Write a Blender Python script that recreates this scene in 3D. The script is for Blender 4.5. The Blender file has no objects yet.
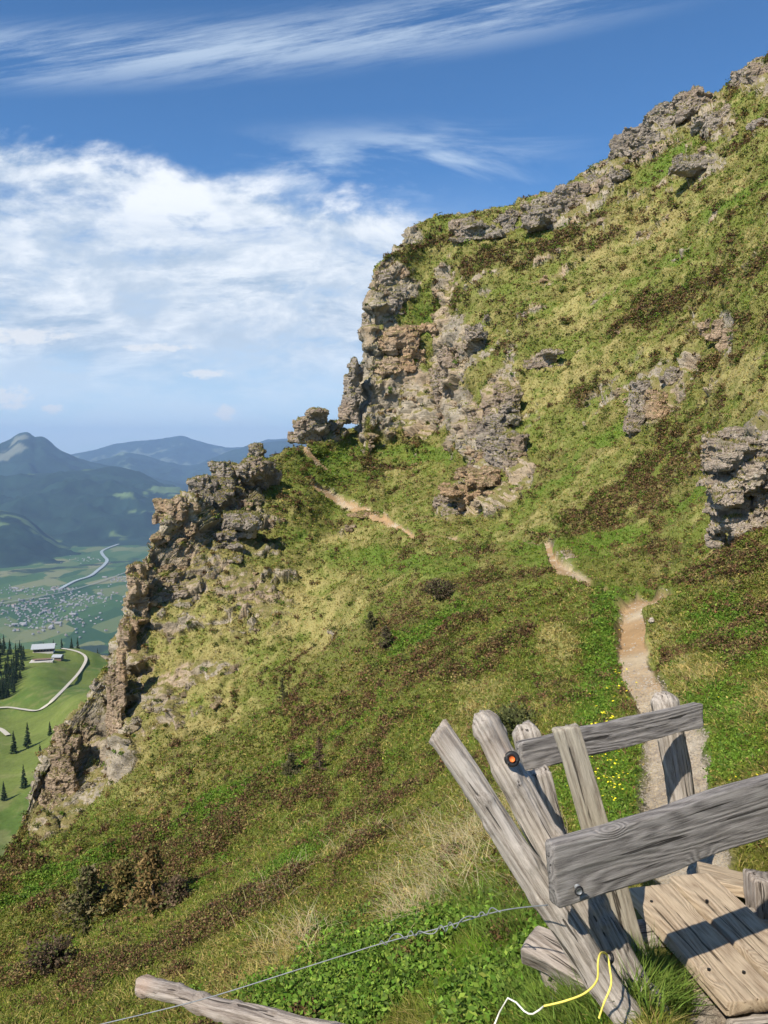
import bpy, math, random
import numpy as np
from mathutils import Vector, Matrix
random.seed(7); RNG = np.random.default_rng(7)
F = 769.0; PIT = math.radians(4.46); CP, SP = math.cos(PIT), math.sin(PIT)
SC = bpy.context.scene; COL = SC.collection
R = math.radians

# ------------------------------------------------------------------ survey maths: bearing / height angles -> metres
def ray(px, py):
    a = (np.asarray(px, float) - 384) / F; b = (512 - np.asarray(py, float)) / F
    return a, b * SP + CP, b * CP - SP
def at_range(px, py, r):                 # r = horizontal range in metres
    x, y, z = ray(px, py); k = np.asarray(r, float) / np.hypot(x, y)
    return np.stack([x * k, y * k, z * k], -1)
def W(px, py, t):                        # t = depth in metres
    x, y, z = ray(px, py); return Vector((float(x * t), float(y * t), float(z * t)))
def on_level(px, py, z0):
    x, y, z = ray(px, py); k = z0 / z; return Vector((float(x * k), float(y * k), z0))
def project(P):
    x, y, z = P[..., 0], P[..., 1], P[..., 2]
    d = y * CP - z * SP; u = y * SP + z * CP; d = np.where(np.abs(d) < 1e-6, 1e-6, d)
    return 384 + F * x / d, 512 - F * u / d, d

# ------------------------------------------------------------------ noise
def _h(ix, iy, iz, seed):
    n = (ix * 374761393 + iy * 668265263 + iz * 2147483647 + seed * 1274126177) & 0xFFFFFFFF
    n = ((n ^ (n >> 13)) * 1274126177) & 0xFFFFFFFF
    n = ((n ^ (n >> 16)) * 2246822519) & 0xFFFFFFFF
    return (n ^ (n >> 15)).astype(np.float64) / 4294967295.0
def vnoise(P, seed=0):
    P = np.asarray(P, float); Fl = np.floor(P); I = Fl.astype(np.int64) & 0xFFFFF; f = P - Fl
    f = f * f * f * (f * (f * 6 - 15) + 10)
    ix, iy, iz = I[..., 0], I[..., 1], I[..., 2]; fx, fy, fz = f[..., 0], f[..., 1], f[..., 2]
    def h(a, b, c): return _h((ix + a).astype(np.uint64), (iy + b).astype(np.uint64), (iz + c).astype(np.uint64), seed)
    x00 = h(0,0,0)*(1-fx)+h(1,0,0)*fx; x10 = h(0,1,0)*(1-fx)+h(1,1,0)*fx
    x01 = h(0,0,1)*(1-fx)+h(1,0,1)*fx; x11 = h(0,1,1)*(1-fx)+h(1,1,1)*fx
    return ((x00*(1-fy)+x10*fy)*(1-fz) + (x01*(1-fy)+x11*fy)*fz) * 2 - 1
_ROT = np.array([[0.36,0.48,-0.8],[-0.8,0.6,0.0],[0.48,0.64,0.6]])
def fbm(P, o=4, seed=0, g=0.5, ridge=False):
    P = np.asarray(P, float); s = 0; a = 1.0; t = 0
    for i in range(o):
        n = vnoise(P, seed + i * 17)
        s = s + a * ((1 - 2 * np.abs(n)) if ridge else n); t += a; a *= g; P = (P @ _ROT.T) * 2.03 + 11.7
    return s / t
def facet(P, seed, tilt=.9):
    """broken-stone relief: every cell of a jittered lattice is its own tilted plane"""
    P = np.asarray(P, float); sh = P.shape[:-1]; P = P.reshape(-1, 3); I = np.floor(P).astype(np.int64); best = np.full(len(P), 1e9); out = np.zeros(len(P))
    for a in (-1, 0, 1):
        for b in (-1, 0, 1):
            for c in (-1, 0, 1):
                J = I + np.array([a, b, c]); U = (J & 0xFFFFF).astype(np.uint64); h = [_h(U[:, 0], U[:, 1], U[:, 2], seed + k) for k in range(6)]
                dl = P - (J + np.stack(h[:3], -1)); d = (dl ** 2).sum(-1); v = (h[3] - .5) * 1.2 + tilt * ((h[4] - .5) * dl[:, 0] + (h[5] - .5) * dl[:, 2] + (h[3] * 7 % 1 - .5) * dl[:, 1])
                m = d < best; best = np.where(m, d, best); out = np.where(m, v, out)
    return out.reshape(sh)
def sst(a, b, x):
    t = np.clip((x - a) / (b - a), 0, 1); return t * t * (3 - 2 * t)
def unit(v): return v / (np.linalg.norm(v, axis=-1, keepdims=True) + 1e-9)
def lerp(a, b, t): return a + (b - a) * t

# ------------------------------------------------------------------ object helpers
def tag(o, label=None, cat=None, group=None, kind=None):
    if label: o['label'] = label
    if cat: o['category'] = cat
    if group: o['group'] = group
    if kind: o['kind'] = kind
    return o
def empty(name, loc, label, cat, group=None):
    o = bpy.data.objects.new(name, None); COL.objects.link(o); o.location = loc; o.empty_display_size = .1
    return tag(o, label, cat, group)
def mesh_np(name, V, faces, mat=None, col=None, smooth=True, link=True, parent=None):
    """faces: list of int arrays (n,k)"""
    V = np.asarray(V, np.float32)
    me = bpy.data.meshes.new(name)
    if not isinstance(faces, (list, tuple)): faces = [faces]
    faces = [np.asarray(f, np.int32) for f in faces if len(f)]
    nl = sum(f.size for f in faces); nf = sum(len(f) for f in faces)
    me.vertices.add(len(V)); me.vertices.foreach_set('co', V.ravel())
    me.loops.add(nl); me.loops.foreach_set('vertex_index', np.concatenate([f.ravel() for f in faces]))
    me.polygons.add(nf)
    tot = np.concatenate([np.full(len(f), f.shape[1], np.int32) for f in faces])
    me.polygons.foreach_set('loop_start', np.concatenate([[0], np.cumsum(tot)[:-1]]).astype(np.int32))
    me.polygons.foreach_set('loop_total', tot)
    me.update(calc_edges=True)
    me.polygons.foreach_set('use_smooth', np.full(nf, smooth))
    if col is not None:
        a = me.color_attributes.new('Col', 'FLOAT_COLOR', 'POINT')
        c = np.ones((len(V), 4), np.float32); c[:, :3] = np.clip(col, 0, 1); a.data.foreach_set('color', c.ravel())
    if mat: me.materials.append(mat)
    o = bpy.data.objects.new(name, me)
    if link: COL.objects.link(o)
    if parent: o.parent = parent
    return o
def grid_faces(nr, nc):
    i = np.arange(nr - 1)[:, None] * nc + np.arange(nc - 1)[None]; i = i.ravel()
    return np.stack([i, i + 1, i + nc + 1, i + nc], -1)
def grid_normals(P):
    du = np.gradient(P, axis=1); dv = np.gradient(P, axis=0); n = np.cross(du, dv)
    n /= np.linalg.norm(n, axis=-1, keepdims=True) + 1e-12
    return n

# ------------------------------------------------------------------ materials
def new_mat(name):
    m = bpy.data.materials.new(name); m.use_nodes = True; nt = m.node_tree
    b = nt.nodes['Principled BSDF']; b.inputs['Specular IOR Level'].default_value = .2; b.inputs['Roughness'].default_value = .9
    return m, nt, b
def N(nt, t, **kw):
    n = nt.nodes.new(t)
    for k, v in kw.items():
        if k.startswith('i_'):
            key = k[2:].replace('_', ' ')
            try: n.inputs[int(key)].default_value = v
            except ValueError: n.inputs[key].default_value = v
        else: setattr(n, k, v)
    return n
def ramp(nt, fac, stops):
    r = nt.nodes.new('ShaderNodeValToRGB'); e = r.color_ramp.elements
    while len(e) < len(stops): e.new(.5)
    for el, (p, c) in zip(e, stops):
        el.position = p; el.color = (*c, 1) if len(c) == 3 else c
    nt.links.new(fac, r.inputs[0]); return r.outputs[0]
def mix(nt, f, a, b, mode='MIX'):
    n = nt.nodes.new('ShaderNodeMix'); n.data_type = 'RGBA'; n.blend_type = mode
    for s, v in ((n.inputs[0], f), (n.inputs[6], a), (n.inputs[7], b)):
        if hasattr(v, 'is_linked'): nt.links.new(v, s)
        else: s.default_value = v if not isinstance(v, tuple) else ((*v, 1) if len(v) == 3 else v)
    return n.outputs[2]
def mth(nt, op, a, b=None, c=None, clamp=False):
    n = nt.nodes.new('ShaderNodeMath'); n.operation = op; n.use_clamp = clamp
    for i, v in enumerate((a, b, c)):
        if v is None: continue
        if hasattr(v, 'is_linked'): nt.links.new(v, n.inputs[i])
        else: n.inputs[i].default_value = v
    return n.outputs[0]
def mrange(nt, v, a, b, c=0., d=1.):
    n = nt.nodes.new('ShaderNodeMapRange'); n.interpolation_type = 'SMOOTHSTEP'
    nt.links.new(v, n.inputs[0])
    for i, x in enumerate((a, b, c, d)): n.inputs[i + 1].default_value = x
    return n.outputs[0]
def noise(nt, vec, scale, detail=5, rough=.55, dist=0.):
    n = N(nt, 'ShaderNodeTexNoise'); n.inputs['Scale'].default_value = scale; n.inputs['Detail'].default_value = detail
    n.inputs['Roughness'].default_value = rough; n.inputs['Distortion'].default_value = dist
    if vec is not None: nt.links.new(vec, n.inputs['Vector'])
    return n.outputs[0]
def attr_col(nt):
    a = N(nt, 'ShaderNodeAttribute'); a.attribute_name = 'Col'; return a.outputs['Color']
def geo(nt): return N(nt, 'ShaderNodeNewGeometry')
def bump(nt, b, h, dist, st=.6):
    n = N(nt, 'ShaderNodeBump'); n.inputs['Strength'].default_value = st; n.inputs['Distance'].default_value = dist
    nt.links.new(h, n.inputs['Height']); nt.links.new(n.outputs[0], b.inputs['Normal'])

def mat_ground(name, s1, s2, bd):
    m, nt, b = new_mat(name); p = geo(nt).outputs['Position']
    n1 = noise(nt, p, s1, 6, .65); n2 = noise(nt, p, s2, 6, .7)
    v = mth(nt, 'ADD', mth(nt, 'MULTIPLY', n1, .9), mth(nt, 'MULTIPLY', n2, 1.1))
    g = N(nt, 'ShaderNodeCombineColor')
    for i in range(3): nt.links.new(v, g.inputs[i])
    nt.links.new(mix(nt, .75, attr_col(nt), g.outputs[0], 'MULTIPLY'), b.inputs['Base Color'])
    bump(nt, b, n2, bd); b.inputs['Specular IOR Level'].default_value = .1
    return m
M_TER = mat_ground('turf and scree', .9, 7.0, .12)
M_PATH = mat_ground('trodden gravel', 2.5, 26.0, .02)
M_FAR = mat_ground('far slopes', .006, .05, 6.)

def mat_blade(name, tr=.35):
    m, nt, b = new_mat(name)
    c = attr_col(nt); nt.links.new(c, b.inputs['Base Color']); b.inputs['Roughness'].default_value = .6
    b.inputs['Specular IOR Level'].default_value = .08
    t = N(nt, 'ShaderNodeBsdfTranslucent'); nt.links.new(c, t.inputs[0])
    mx = N(nt, 'ShaderNodeMixShader'); mx.inputs[0].default_value = tr
    nt.links.new(b.outputs[0], mx.inputs[1]); nt.links.new(t.outputs[0], mx.inputs[2])
    nt.links.new(mx.outputs[0], nt.nodes['Material Output'].inputs[0]); return m
M_BLADE = mat_blade('grass blades'); M_LEAF = mat_blade('small leaves', .25)

def rock_chain(nt, g, light, dark, warm, scale, grass, moss):
    p = g.outputs['Position']
    n1 = noise(nt, p, .35 * scale, 8, .62, .6); n2 = noise(nt, p, 2.2 * scale, 8, .7, .3); n3 = noise(nt, p, .12 * scale, 3)
    st = N(nt, 'ShaderNodeMapping'); st.inputs['Scale'].default_value = (.25, .25, 1.6); st.inputs['Rotation'].default_value = (.12, -.2, 0)
    nt.links.new(p, st.inputs[0]); n4 = noise(nt, st.outputs[0], 1.1 * scale, 7, .7, .8)
    c = ramp(nt, n1, [(.3, dark), (.5, light), (.72, tuple(min(1, x * 1.35) for x in light))])
    c = mix(nt, mrange(nt, n3, .45, .62), c, mix(nt, .6, c, warm))
    c = mix(nt, mrange(nt, n2, .57, .72, 0, .75), c, tuple(x * .4 for x in dark))
    c = mix(nt, mrange(nt, n4, .57, .68, 0, .65), c, tuple(x * .45 for x in dark))
    c = mix(nt, mrange(nt, n2, .3, .46, .6, 0), c, tuple(min(.7, x * 1.5) for x in light))
    sx = N(nt, 'ShaderNodeSeparateXYZ'); nt.links.new(g.outputs['Normal'], sx.inputs[0])
    up = mth(nt, 'ADD', sx.outputs[2], mth(nt, 'MULTIPLY', mth(nt, 'SUBTRACT', n2, .5), 1.2))
    up = mth(nt, 'ADD', up, mth(nt, 'MULTIPLY', mth(nt, 'SUBTRACT', n1, .5), 1.0))
    gr = mix(nt, mrange(nt, n2, .4, .6), grass, (.24, .2, .09))
    c = mix(nt, mrange(nt, up, .46, .7, 0, moss), c, gr)
    return c, mth(nt, 'ADD', mth(nt, 'MULTIPLY', n2, .6), n4)
def mat_rock(name, light, dark, warm, scale, grass=(.11,.12,.03), moss=1.):
    m, nt, b = new_mat(name); g = geo(nt); c, hh = rock_chain(nt, g, light, dark, warm, scale, grass, moss)
    nt.links.new(c, b.inputs['Base Color']); bump(nt, b, hh, .9 / scale, 1.)
    return m
def add_rock_to(m):
    nt = m.node_tree; b = nt.nodes['Principled BSDF']; g = geo(nt); c, hh = rock_chain(nt, g, (.37,.32,.25), (.185,.16,.13), (.43,.31,.2), 1., (.15,.15,.045), 1.)
    a = N(nt, 'ShaderNodeAttribute'); a.attribute_name = 'Rk'; f = mrange(nt, mth(nt, 'ADD', a.outputs['Fac'], mth(nt, 'MULTIPLY', mth(nt, 'SUBTRACT', noise(nt, g.outputs['Position'], 1.3, 6, .7), .5), .9)), .42, .62)
    old = b.inputs['Base Color'].links[0].from_socket; nt.links.new(mix(nt, f, old, c), b.inputs['Base Color'])
    bn = b.inputs['Normal'].links[0].from_node; oh = bn.inputs['Height'].links[0].from_socket
    nt.links.new(mth(nt, 'ADD', oh, mth(nt, 'MULTIPLY', mth(nt, 'MULTIPLY', hh, f), 6.)), bn.inputs['Height'])
add_rock_to(M_TER)
M_ROCK = mat_rock('weathered grey rock', (.4,.34,.285), (.2,.17,.145), (.46,.33,.23), 1.)
M_ROCKW = mat_rock('warm ochre rock', (.5,.375,.265), (.26,.19,.14), (.56,.355,.195), 1., moss=.8)
M_ROCKN = mat_rock('banded near rock', (.54,.45,.37), (.27,.22,.18), (.52,.4,.29), 3., moss=.6)
M_STONE = mat_rock('loose stones', (.5,.44,.36), (.3,.25,.2), (.4,.32,.26), 18., moss=0.)

def mat_wood(name, lt, md, dk, ring=14., warm=(.2,.12,.07)):
    m, nt, b = new_mat(name); tc = N(nt, 'ShaderNodeTexCoord'); o = tc.outputs['Object']
    mp = N(nt, 'ShaderNodeMapping'); mp.inputs['Scale'].default_value = (1, 1, .16); nt.links.new(o, mp.inputs[0])
    vo = N(nt, 'ShaderNodeTexVoronoi'); vo.inputs['Scale'].default_value = 4.5; vo.inputs['Randomness'].default_value = 1.
    mk = N(nt, 'ShaderNodeMapping'); mk.inputs['Scale'].default_value = (1.4, 1.4, 1.); nt.links.new(o, mk.inputs[0]); nt.links.new(mk.outputs[0], vo.inputs[0])
    kd = vo.outputs['Distance']
    w = noise(nt, mp.outputs[0], 7, 2, .45)
    # rings that bow round the knots
    push = mrange(nt, kd, 0., .34, .55, 0.)
    sx = N(nt, 'ShaderNodeSeparateXYZ'); nt.links.new(o, sx.inputs[0])
    q = mth(nt, 'ADD', mth(nt, 'MULTIPLY', sx.outputs[0], 6.), mth(nt, 'MULTIPLY', sx.outputs[1], 3.))
    q = mth(nt, 'ADD', mth(nt, 'ADD', q, mth(nt, 'MULTIPLY', w, 2.2)), mth(nt, 'MULTIPLY', push, 1.))
    s = mth(nt, 'SINE', mth(nt, 'MULTIPLY', q, ring)); s = mth(nt, 'MULTIPLY_ADD', s, .5, .5)
    mf = N(nt, 'ShaderNodeMapping'); mf.inputs['Scale'].default_value = (1, 1, .05); nt.links.new(o, mf.inputs[0])
    fine = noise(nt, mf.outputs[0], 230, 8, .8); big = noise(nt, mp.outputs[0], 22, 6, .65)
    v = mth(nt, 'ADD', mth(nt, 'MULTIPLY', s, .12), mth(nt, 'ADD', mth(nt, 'MULTIPLY', fine, .8), mth(nt, 'MULTIPLY', big, .24)))
    c = ramp(nt, v, [(.4, dk), (.53, md), (.68, lt)])
    c = mix(nt, mrange(nt, noise(nt, o, 3.5, 4), .5, .68, 0, .5), c, mix(nt, .5, c, warm))
    kn = mrange(nt, kd, .045, .07, 1., 0.); c = mix(nt, mth(nt, 'MULTIPLY', kn, .7), c, tuple(min(.9, x * 1.15) for x in lt))
    kr = mth(nt, 'MULTIPLY', mrange(nt, kd, .06, .075), mrange(nt, kd, .078, .1, 1., 0.)); c = mix(nt, mth(nt, 'MULTIPLY', kr, .7), c, tuple(x * .5 for x in dk))
    crk = N(nt, 'ShaderNodeMapping'); crk.inputs['Scale'].default_value = (1, 1, .035); nt.links.new(o, crk.inputs[0])
    cn = noise(nt, crk.outputs[0], 60, 3, .5, .3); cm = mrange(nt, cn, .635, .66); c = mix(nt, mth(nt, 'MULTIPLY', cm, .85), c, tuple(x * .3 for x in dk))
    nt.links.new(c, b.inputs['Base Color']); b.inputs['Roughness'].default_value = .8
    hh = mth(nt, 'SUBTRACT', mth(nt, 'ADD', mth(nt, 'MULTIPLY', s, .3), fine), mth(nt, 'MULTIPLY', cm, 1.2)); bump(nt, b, hh, .007, 1.)
    return m
M_W1 = mat_wood('silvered pole wood', (.56,.5,.44), (.35,.305,.26), (.13,.105,.085), 34.)
M_W2 = mat_wood('grey plank wood', (.38,.35,.325), (.225,.205,.19), (.07,.062,.058), 44., (.19,.15,.12))
M_W3 = mat_wood('pale split slat wood', (.56,.5,.4), (.38,.33,.26), (.2,.155,.12), 30., (.42,.32,.2))
M_W4 = mat_wood('sawn walkway wood', (.6,.48,.34), (.46,.355,.25), (.24,.16,.095), 36., (.4,.26,.13))
M_W5 = mat_wood('old lying log wood', (.46,.4,.35), (.28,.235,.2), (.13,.1,.08), 30., (.4,.19,.08))
def mat_plain(name, c, rough=.6, metal=0., var=.15):
    m, nt, b = new_mat(name); n = noise(nt, geo(nt).outputs['Position'], 40, 4)
    nt.links.new(mix(nt, mrange(nt, n, .3, .7), c, tuple(min(1, x * (1 + var * 2)) for x in c)), b.inputs['Base Color'])
    b.inputs['Roughness'].default_value = rough; b.inputs['Metallic'].default_value = metal; return m
M_WIRE = mat_plain('galvanised wire', (.2,.21,.22), .55, .3)
M_YEL = mat_plain('yellow cord', (.72,.6,.12), .6); M_WHT = mat_plain('white string', (.7,.68,.6), .7)
M_BLK = mat_plain('black plastic', (.02,.02,.022), .4); M_ORG = mat_plain('orange plastic', (.75,.16,.04), .4)
M_FLW = mat_plain('yellow petals', (.85,.68,.03), .6); M_STEM = mat_plain('green stems', (.08,.15,.03), .7)

# ------------------------------------------------------------------ the mountain side: a surveyed control net
ROWS = {
 -500: [(1400,4),(1200,7),(1100,11),(1000,16),(930,20),(1060,34),(1010,48),(975,52),(960,54),(950,56),(940,60)],
 -200: [(1250,4),(1110,7),(1010,11),(930,16),(880,20),(1040,34),(990,50),(945,56),(925,58),(912,59),(900,60)],
 -60: [(1150,4.2),(1020,7),(950,11),(895,16),(868,20),(1030,36),(970,53),(925,59),(905,61),(893,62),(880,63)],
 0: [(1120,4.2),(1000,7.5),(935,12),(885,16),(862,20),(1020,38),(960,55),(905,62),(885,64),(872,65),(860,66)],
 22: [(1110,4.3),(990,7.6),(925,12),(880,16),(851,20.5),(1010,38),(950,56),(890,63),(860,65.5),(840,67),(822,68)],
 42: [(1105,4.3),(985,7.6),(918,12),(873,16.5),(843,21),(1000,38),(940,57),(860,64),(820,67),(790,69),(766,70)],
 62: [(1100,4.2),(980,7.5),(910,12),(865,16.5),(832,21.5),(985,39),(920,57),(840,65),(795,68),(760,70),(730,71)],
 90: [(1095,4.1),(970,7.4),(895,12),(850,17),(815,23),(960,40),(895,57),(815,66),(765,69.5),(725,71.5),(696,73)],
 110: [(1090,4),(962,7.2),(885,12),(838,17),(802,23.5),(940,40),(875,57),(790,66),(740,70),(693,72.5),(657,74)],
 125: [(1085,4),(957,7.1),(880,12),(832,17.5),(794,24),(925,41),(860,57),(770,66),(705,70),(650,73),(614,75)],
 150: [(1080,3.9),(950,7),(868,12),(820,18),(778,25),(900,41),(840,57),(750,65),(675,70.5),(603,74.5),(548,77)],
 185: [(1070,3.8),(935,6.8),(850,12),(797,18),(755,26),(865,40),(810,56),(720,64.5),(645,71),(568,77),(502,81)],
 225: [(1060,3.6),(920,6.5),(832,12),(775,18),(730,27),(820,39),(770,55),(690,65),(613,72),(543,80),(480,87)],
 262: [(1050,3.4),(905,6.2),(818,11.5),(757,18),(710,27),(780,39),(740,55),(665,65),(593,74),(522,84),(458,94)],
 300: [(1045,3.2),(895,6),(800,11.3),(738,18),(688,27.5),(735,38),(705,54),(640,66),(570,77),(500,88),(447,103)],
 335: [(1040,3.1),(890,5.8),(785,11),(712,18),(650,30),(672,40),(650,54),(605,67),(550,80),(495,96),(430,114)],
 363: [(1035,3),(885,5.6),(772,10.8),(690,18),(618,33),(625,42),(606,55),(568,71),(522,86),(474,104),(445,112),(424,121)],
 373: [(1033,2.95),(883,5.5),(768,10.6),(685,18),(610,34),(608,43),(590,56),(550,74),(500,92),(447,111),(350,115.5),(276,119)],
 392: [(1030,2.9),(880,5.3),(760,10.3),(675,17.5),(598,35),(592,44),(572,58),(530,78),(490,96),(445,112),(335,117),(250,123)],
 430: [(1025,2.7),(875,4.9),(750,9.5),(660,16),(582,32),(565,44),(545,60),(515,78),(480,95),(440,109),(320,119),(219,130)],
 480: [(1020,2.5),(870,4.4),(740,8.4),(650,14),(592,24),(565,38),(545,55),(522,72),(485,79),(400,92),(300,108),(210,131)],
 560: [(1015,2.25),(865,3.9),(730,7.2),(650,12),(602,20),(575,28),(548,42),(520,58),(470,70),(380,86),(290,103),(192,136)],
 610: [(1012,2.15),(860,3.75),(725,7),(650,11.5),(599,18),(590,28),(555,40),(510,54),(455,65),(360,83),(260,104),(158,141)],
 650: [(1012,2.1),(860,3.7),(725,6.8),(650,11),(598,16),(605,24),(555,38),(495,52),(430,65),(320,86),(230,108),(132,143)],
 700: [(1010,2.1),(855,3.6),(720,6.3),(650,9.5),(598,14),(570,20),(530,30),(470,44),(395,60),(290,82),(200,104),(104,146)],
 768: [(1005,2.1),(840,3.6),(710,5.8),(640,8.5),(585,12),(545,17),(500,25),(430,36),(350,50),(240,74),(150,100),(56,148)],
 900: [(980,2.1),(810,3.4),(670,5.2),(590,7.8),(540,11),(490,15),(430,21),(350,31),(260,44),(150,66),(50,92),(-60,145)],
 1200: [(930,2),(760,3),(600,4.4),(520,6.4),(450,9),(380,13),(300,18),(200,27),(80,38),(-60,56),(-180,80),(-300,125)],
 1700: [(850,2),(700,2.8),(560,4),(500,5.5),(430,8),(350,12),(250,17),(150,24),(20,34),(-100,50),(-250,70),(-400,100)],
}
def pchip(x, Y, q):
    """monotone cubic; Y (n, m) over x -> (len(q), m)"""
    h = np.diff(x)[:, None]; d = np.diff(Y, axis=0) / h; m = np.zeros_like(Y)
    a, b = d[:-1], d[1:]; w1 = 2 * h[1:] + h[:-1]; w2 = h[1:] + 2 * h[:-1]
    with np.errstate(divide='ignore', invalid='ignore'): hm = (w1 + w2) / (w1 / a + w2 / b)
    m[1:-1] = np.where(a * b > 0, hm, 0); m[0] = d[0]; m[-1] = d[-1]
    k = np.clip(np.searchsorted(x, q, 'right') - 1, 0, len(x) - 2); t = ((q - x[k]) / (x[k + 1] - x[k]))[:, None]; hh = h[k]
    return ((1+2*t)*(1-t)**2)*Y[k] + t*(1-t)**2*hh*m[k] + t*t*(3-2*t)*Y[k+1] + t*t*(t-1)*hh*m[k+1]
def loft(rows, first=None, tail=(), step=1.5, xs=None, rowstep=None):
    px = np.array(sorted(rows), float); net = []
    for c in sorted(rows):
        L = list(rows[c])
        if first: L = [first(c)] + L
        for tz in tail: L.append(tz(c, L))
        net.append(L)
    net = np.array(net); PY = net[:, :, 0]; LR = np.log(net[:, :, 1]); S = np.arange(PY.shape[1], dtype=float)
    vis = (px >= -100) & (px <= 900)
    dy = np.abs(np.diff(PY, axis=1))[vis].max(0); dr = np.diff(LR, axis=1)[vis].max(0) * 60
    nr = np.clip(np.ceil(np.maximum(dy, dr) / (rowstep or step)).astype(int), 6, 190)
    s = np.concatenate([[0]] + [S[k] + np.arange(1, n + 1) / n for k, n in enumerate(nr)])
    A = pchip(S, PY.T, s); B = pchip(S, LR.T, s)                       # (ns, ncol)
    PYf = pchip(px, A.T, xs).T; LRf = pchip(px, B.T, xs).T
    PX = np.broadcast_to(xs, PYf.shape)
    return PX, PYf, np.exp(LRf), np.broadcast_to(s[:, None], PYf.shape)
for c, L in ROWS.items():
    if len(L) == 11:
        (a, b), (c2, d) = L[9], L[10]; L.insert(10, ((a + c2) / 2, (b + d) / 2))
xs = np.concatenate([np.linspace(-500, -61, 60), np.arange(-60, 362, 1.5), np.arange(362, 376, .35), np.arange(376, 830, 1.5), np.linspace(832, 1700, 90)])
def first(c): return (1952, .7)
def tl1(c, L): py, r = L[-1]; return (py + 60, r * 1.12)
def tl2(c, L): py, r = L[-2]; return (py + 190, r * 1.45)
def tl3(c, L): py, r = L[-3]; return (py + 420, r * 2.1)
PX, PY, RR, SS = loft(ROWS, first, (tl1, tl2, tl3), xs=xs)
P0 = at_range(PX, PY, RR)
NB = grid_normals(P0)
if (NB[..., 2].mean()) < 0: NB = -NB

# ---- where things grow: blobs (bearing, height, size) on the net, blended with noise in metres
def blob(cx, cy, rx, ry, ang=0.):
    ca, sa = math.cos(R(ang)), math.sin(R(ang)); dx, dy = PX - cx, PY - cy
    return np.clip(1.35 - ((dx*ca + dy*sa) / rx)**2 - ((-dx*sa + dy*ca) / ry)**2, 0, 1.35)
def blobs(L):
    m = np.zeros(PX.shape)
    for b in L: m = np.maximum(m, blob(*b))
    return m
A3 = P0 * np.array([.45, 1.3, .45])
nA = fbm(A3 * .16, 4, 3); nB = fbm(P0 * 1.1, 4, 9); nC = fbm(A3 * .5, 4, 21); nD = fbm(P0 * .33, 4, 33); nF = fbm(P0 * 3.5, 3, 41)
far = sst(14, 45, RR)
nG = lerp(fbm(P0 * 2.6, 4, 43), fbm(P0 * .7, 4, 44), far)
nE = lerp(fbm(P0 * 6., 3, 41), fbm(P0 * 1.6, 3, 42), far)
n_mid = lerp(fbm(A3 * 1.1, 4, 5), nA, far)
b_heath = blobs([(630,490,75,16,-30),(680,462,40,12,-30),(735,585,50,38,0),(750,560,40,20,0),(505,668,70,11,-32),(400,790,75,20,-38),(330,845,60,16,-38),(380,840,60,9,-35),
    (270,800,60,12,-38),(150,885,50,22,-30),(10,860,40,22,0),(575,395,40,10,-10),(700,285,80,10,-25),(730,330,50,10,-20),(660,310,60,8,-25),(560,395,40,8,0),(480,575,40,14,-25),(530,570,30,12,-20),
    (420,590,30,14,-30),(400,615,30,12,-20),(440,750,45,9,-35),(240,830,60,9,-38),(60,960,70,10,-30),(180,950,70,10,-30),(650,560,40,14,-20),(430,690,60,10,-36),(300,720,40,8,-36),(390,660,50,10,-36),
    (450,300,40,10,-25),(420,245,40,8,-15),(470,265,40,10,-25),(380,470,25,5,0),(230,530,20,8,0),(600,240,30,6,-25),(530,340,60,7,-25),(560,240,50,6,-30),(760,270,40,12,-25)])
b_lush = blobs([(330,465,45,26,0),(420,455,60,10,5),(390,560,100,16,8),(300,540,30,20,0),(520,548,90,7,0),(600,545,60,12,-15),(690,500,40,14,-40),(560,560,60,10,0),(610,620,18,60,0),(600,690,30,60,10),
    (600,790,50,60,0),(650,590,40,8,0),(665,165,10,40,52),(600,440,70,8,-38),(540,500,60,7,-35),(450,980,130,60,-10),(560,1000,100,60,0),(60,880,90,22,-28),(180,815,70,14,-35),(320,760,90,20,-38),(300,860,70,10,-35),
    (740,640,60,40,0),(720,740,50,60,0),(640,280,70,8,-30),(420,320,30,20,-20),(560,225,25,5,-20),(250,780,90,14,-38),(430,640,60,18,-30),(120,840,60,14,-30),(740,200,60,6,-30),(520,150,1,1,0)])
b_straw = blobs([(480,700,60,28,-30),(530,700,40,24,0),(380,880,40,9,-25),(430,830,34,9,-30),(470,800,20,14,0),(560,660,30,30,0),(360,620,30,20,-30),(200,640,80,110,20),(330,540,60,14,-10),(300,610,50,40,0),(120,780,60,40,0),
    (720,720,60,40,0),(700,690,40,30,0),(560,380,80,20,-25),(640,230,100,30,-25),(700,210,90,16,-25),(430,410,30,20,-30),(750,380,40,30,0),(240,960,110,40,-20),(640,360,80,12,-20),(580,310,70,16,-25),(440,390,30,30,0)])
b_rock = blobs([(382,385,22,70,-8),(418,405,26,42,0),(385,290,18,45,20),(405,240,30,12,-25),(490,440,24,55,8),(482,495,40,24,0),(448,508,16,18,0),(470,345,18,25,0),(648,400,22,36,20),(690,365,14,20,10),
    (725,335,13,30,0),(735,485,32,58,0),(540,358,20,9,0),(205,515,60,42,30),(240,480,36,34,0),(185,590,28,22,0),(140,600,18,36,0),(120,700,18,90,12),(105,765,14,70,8),(60,780,26,70,30),(240,545,28,12,10),
    (560,210,50,24,-10),(480,232,30,12,0),(600,180,30,20,-20),(650,140,40,22,-25),(700,110,30,25,-30),(720,125,22,22,0),(700,165,34,16,0),(755,75,30,24,0),(365,510,36,5,24),(525,545,34,4,0),(660,385,30,30,0),(500,390,26,20,0),
    (520,470,20,20,0),(765,430,20,20,0),(330,435,20,8,0),(470,425,12,40,0)])
b_rock = np.where(SS > 6.4, b_rock, 0)
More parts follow.
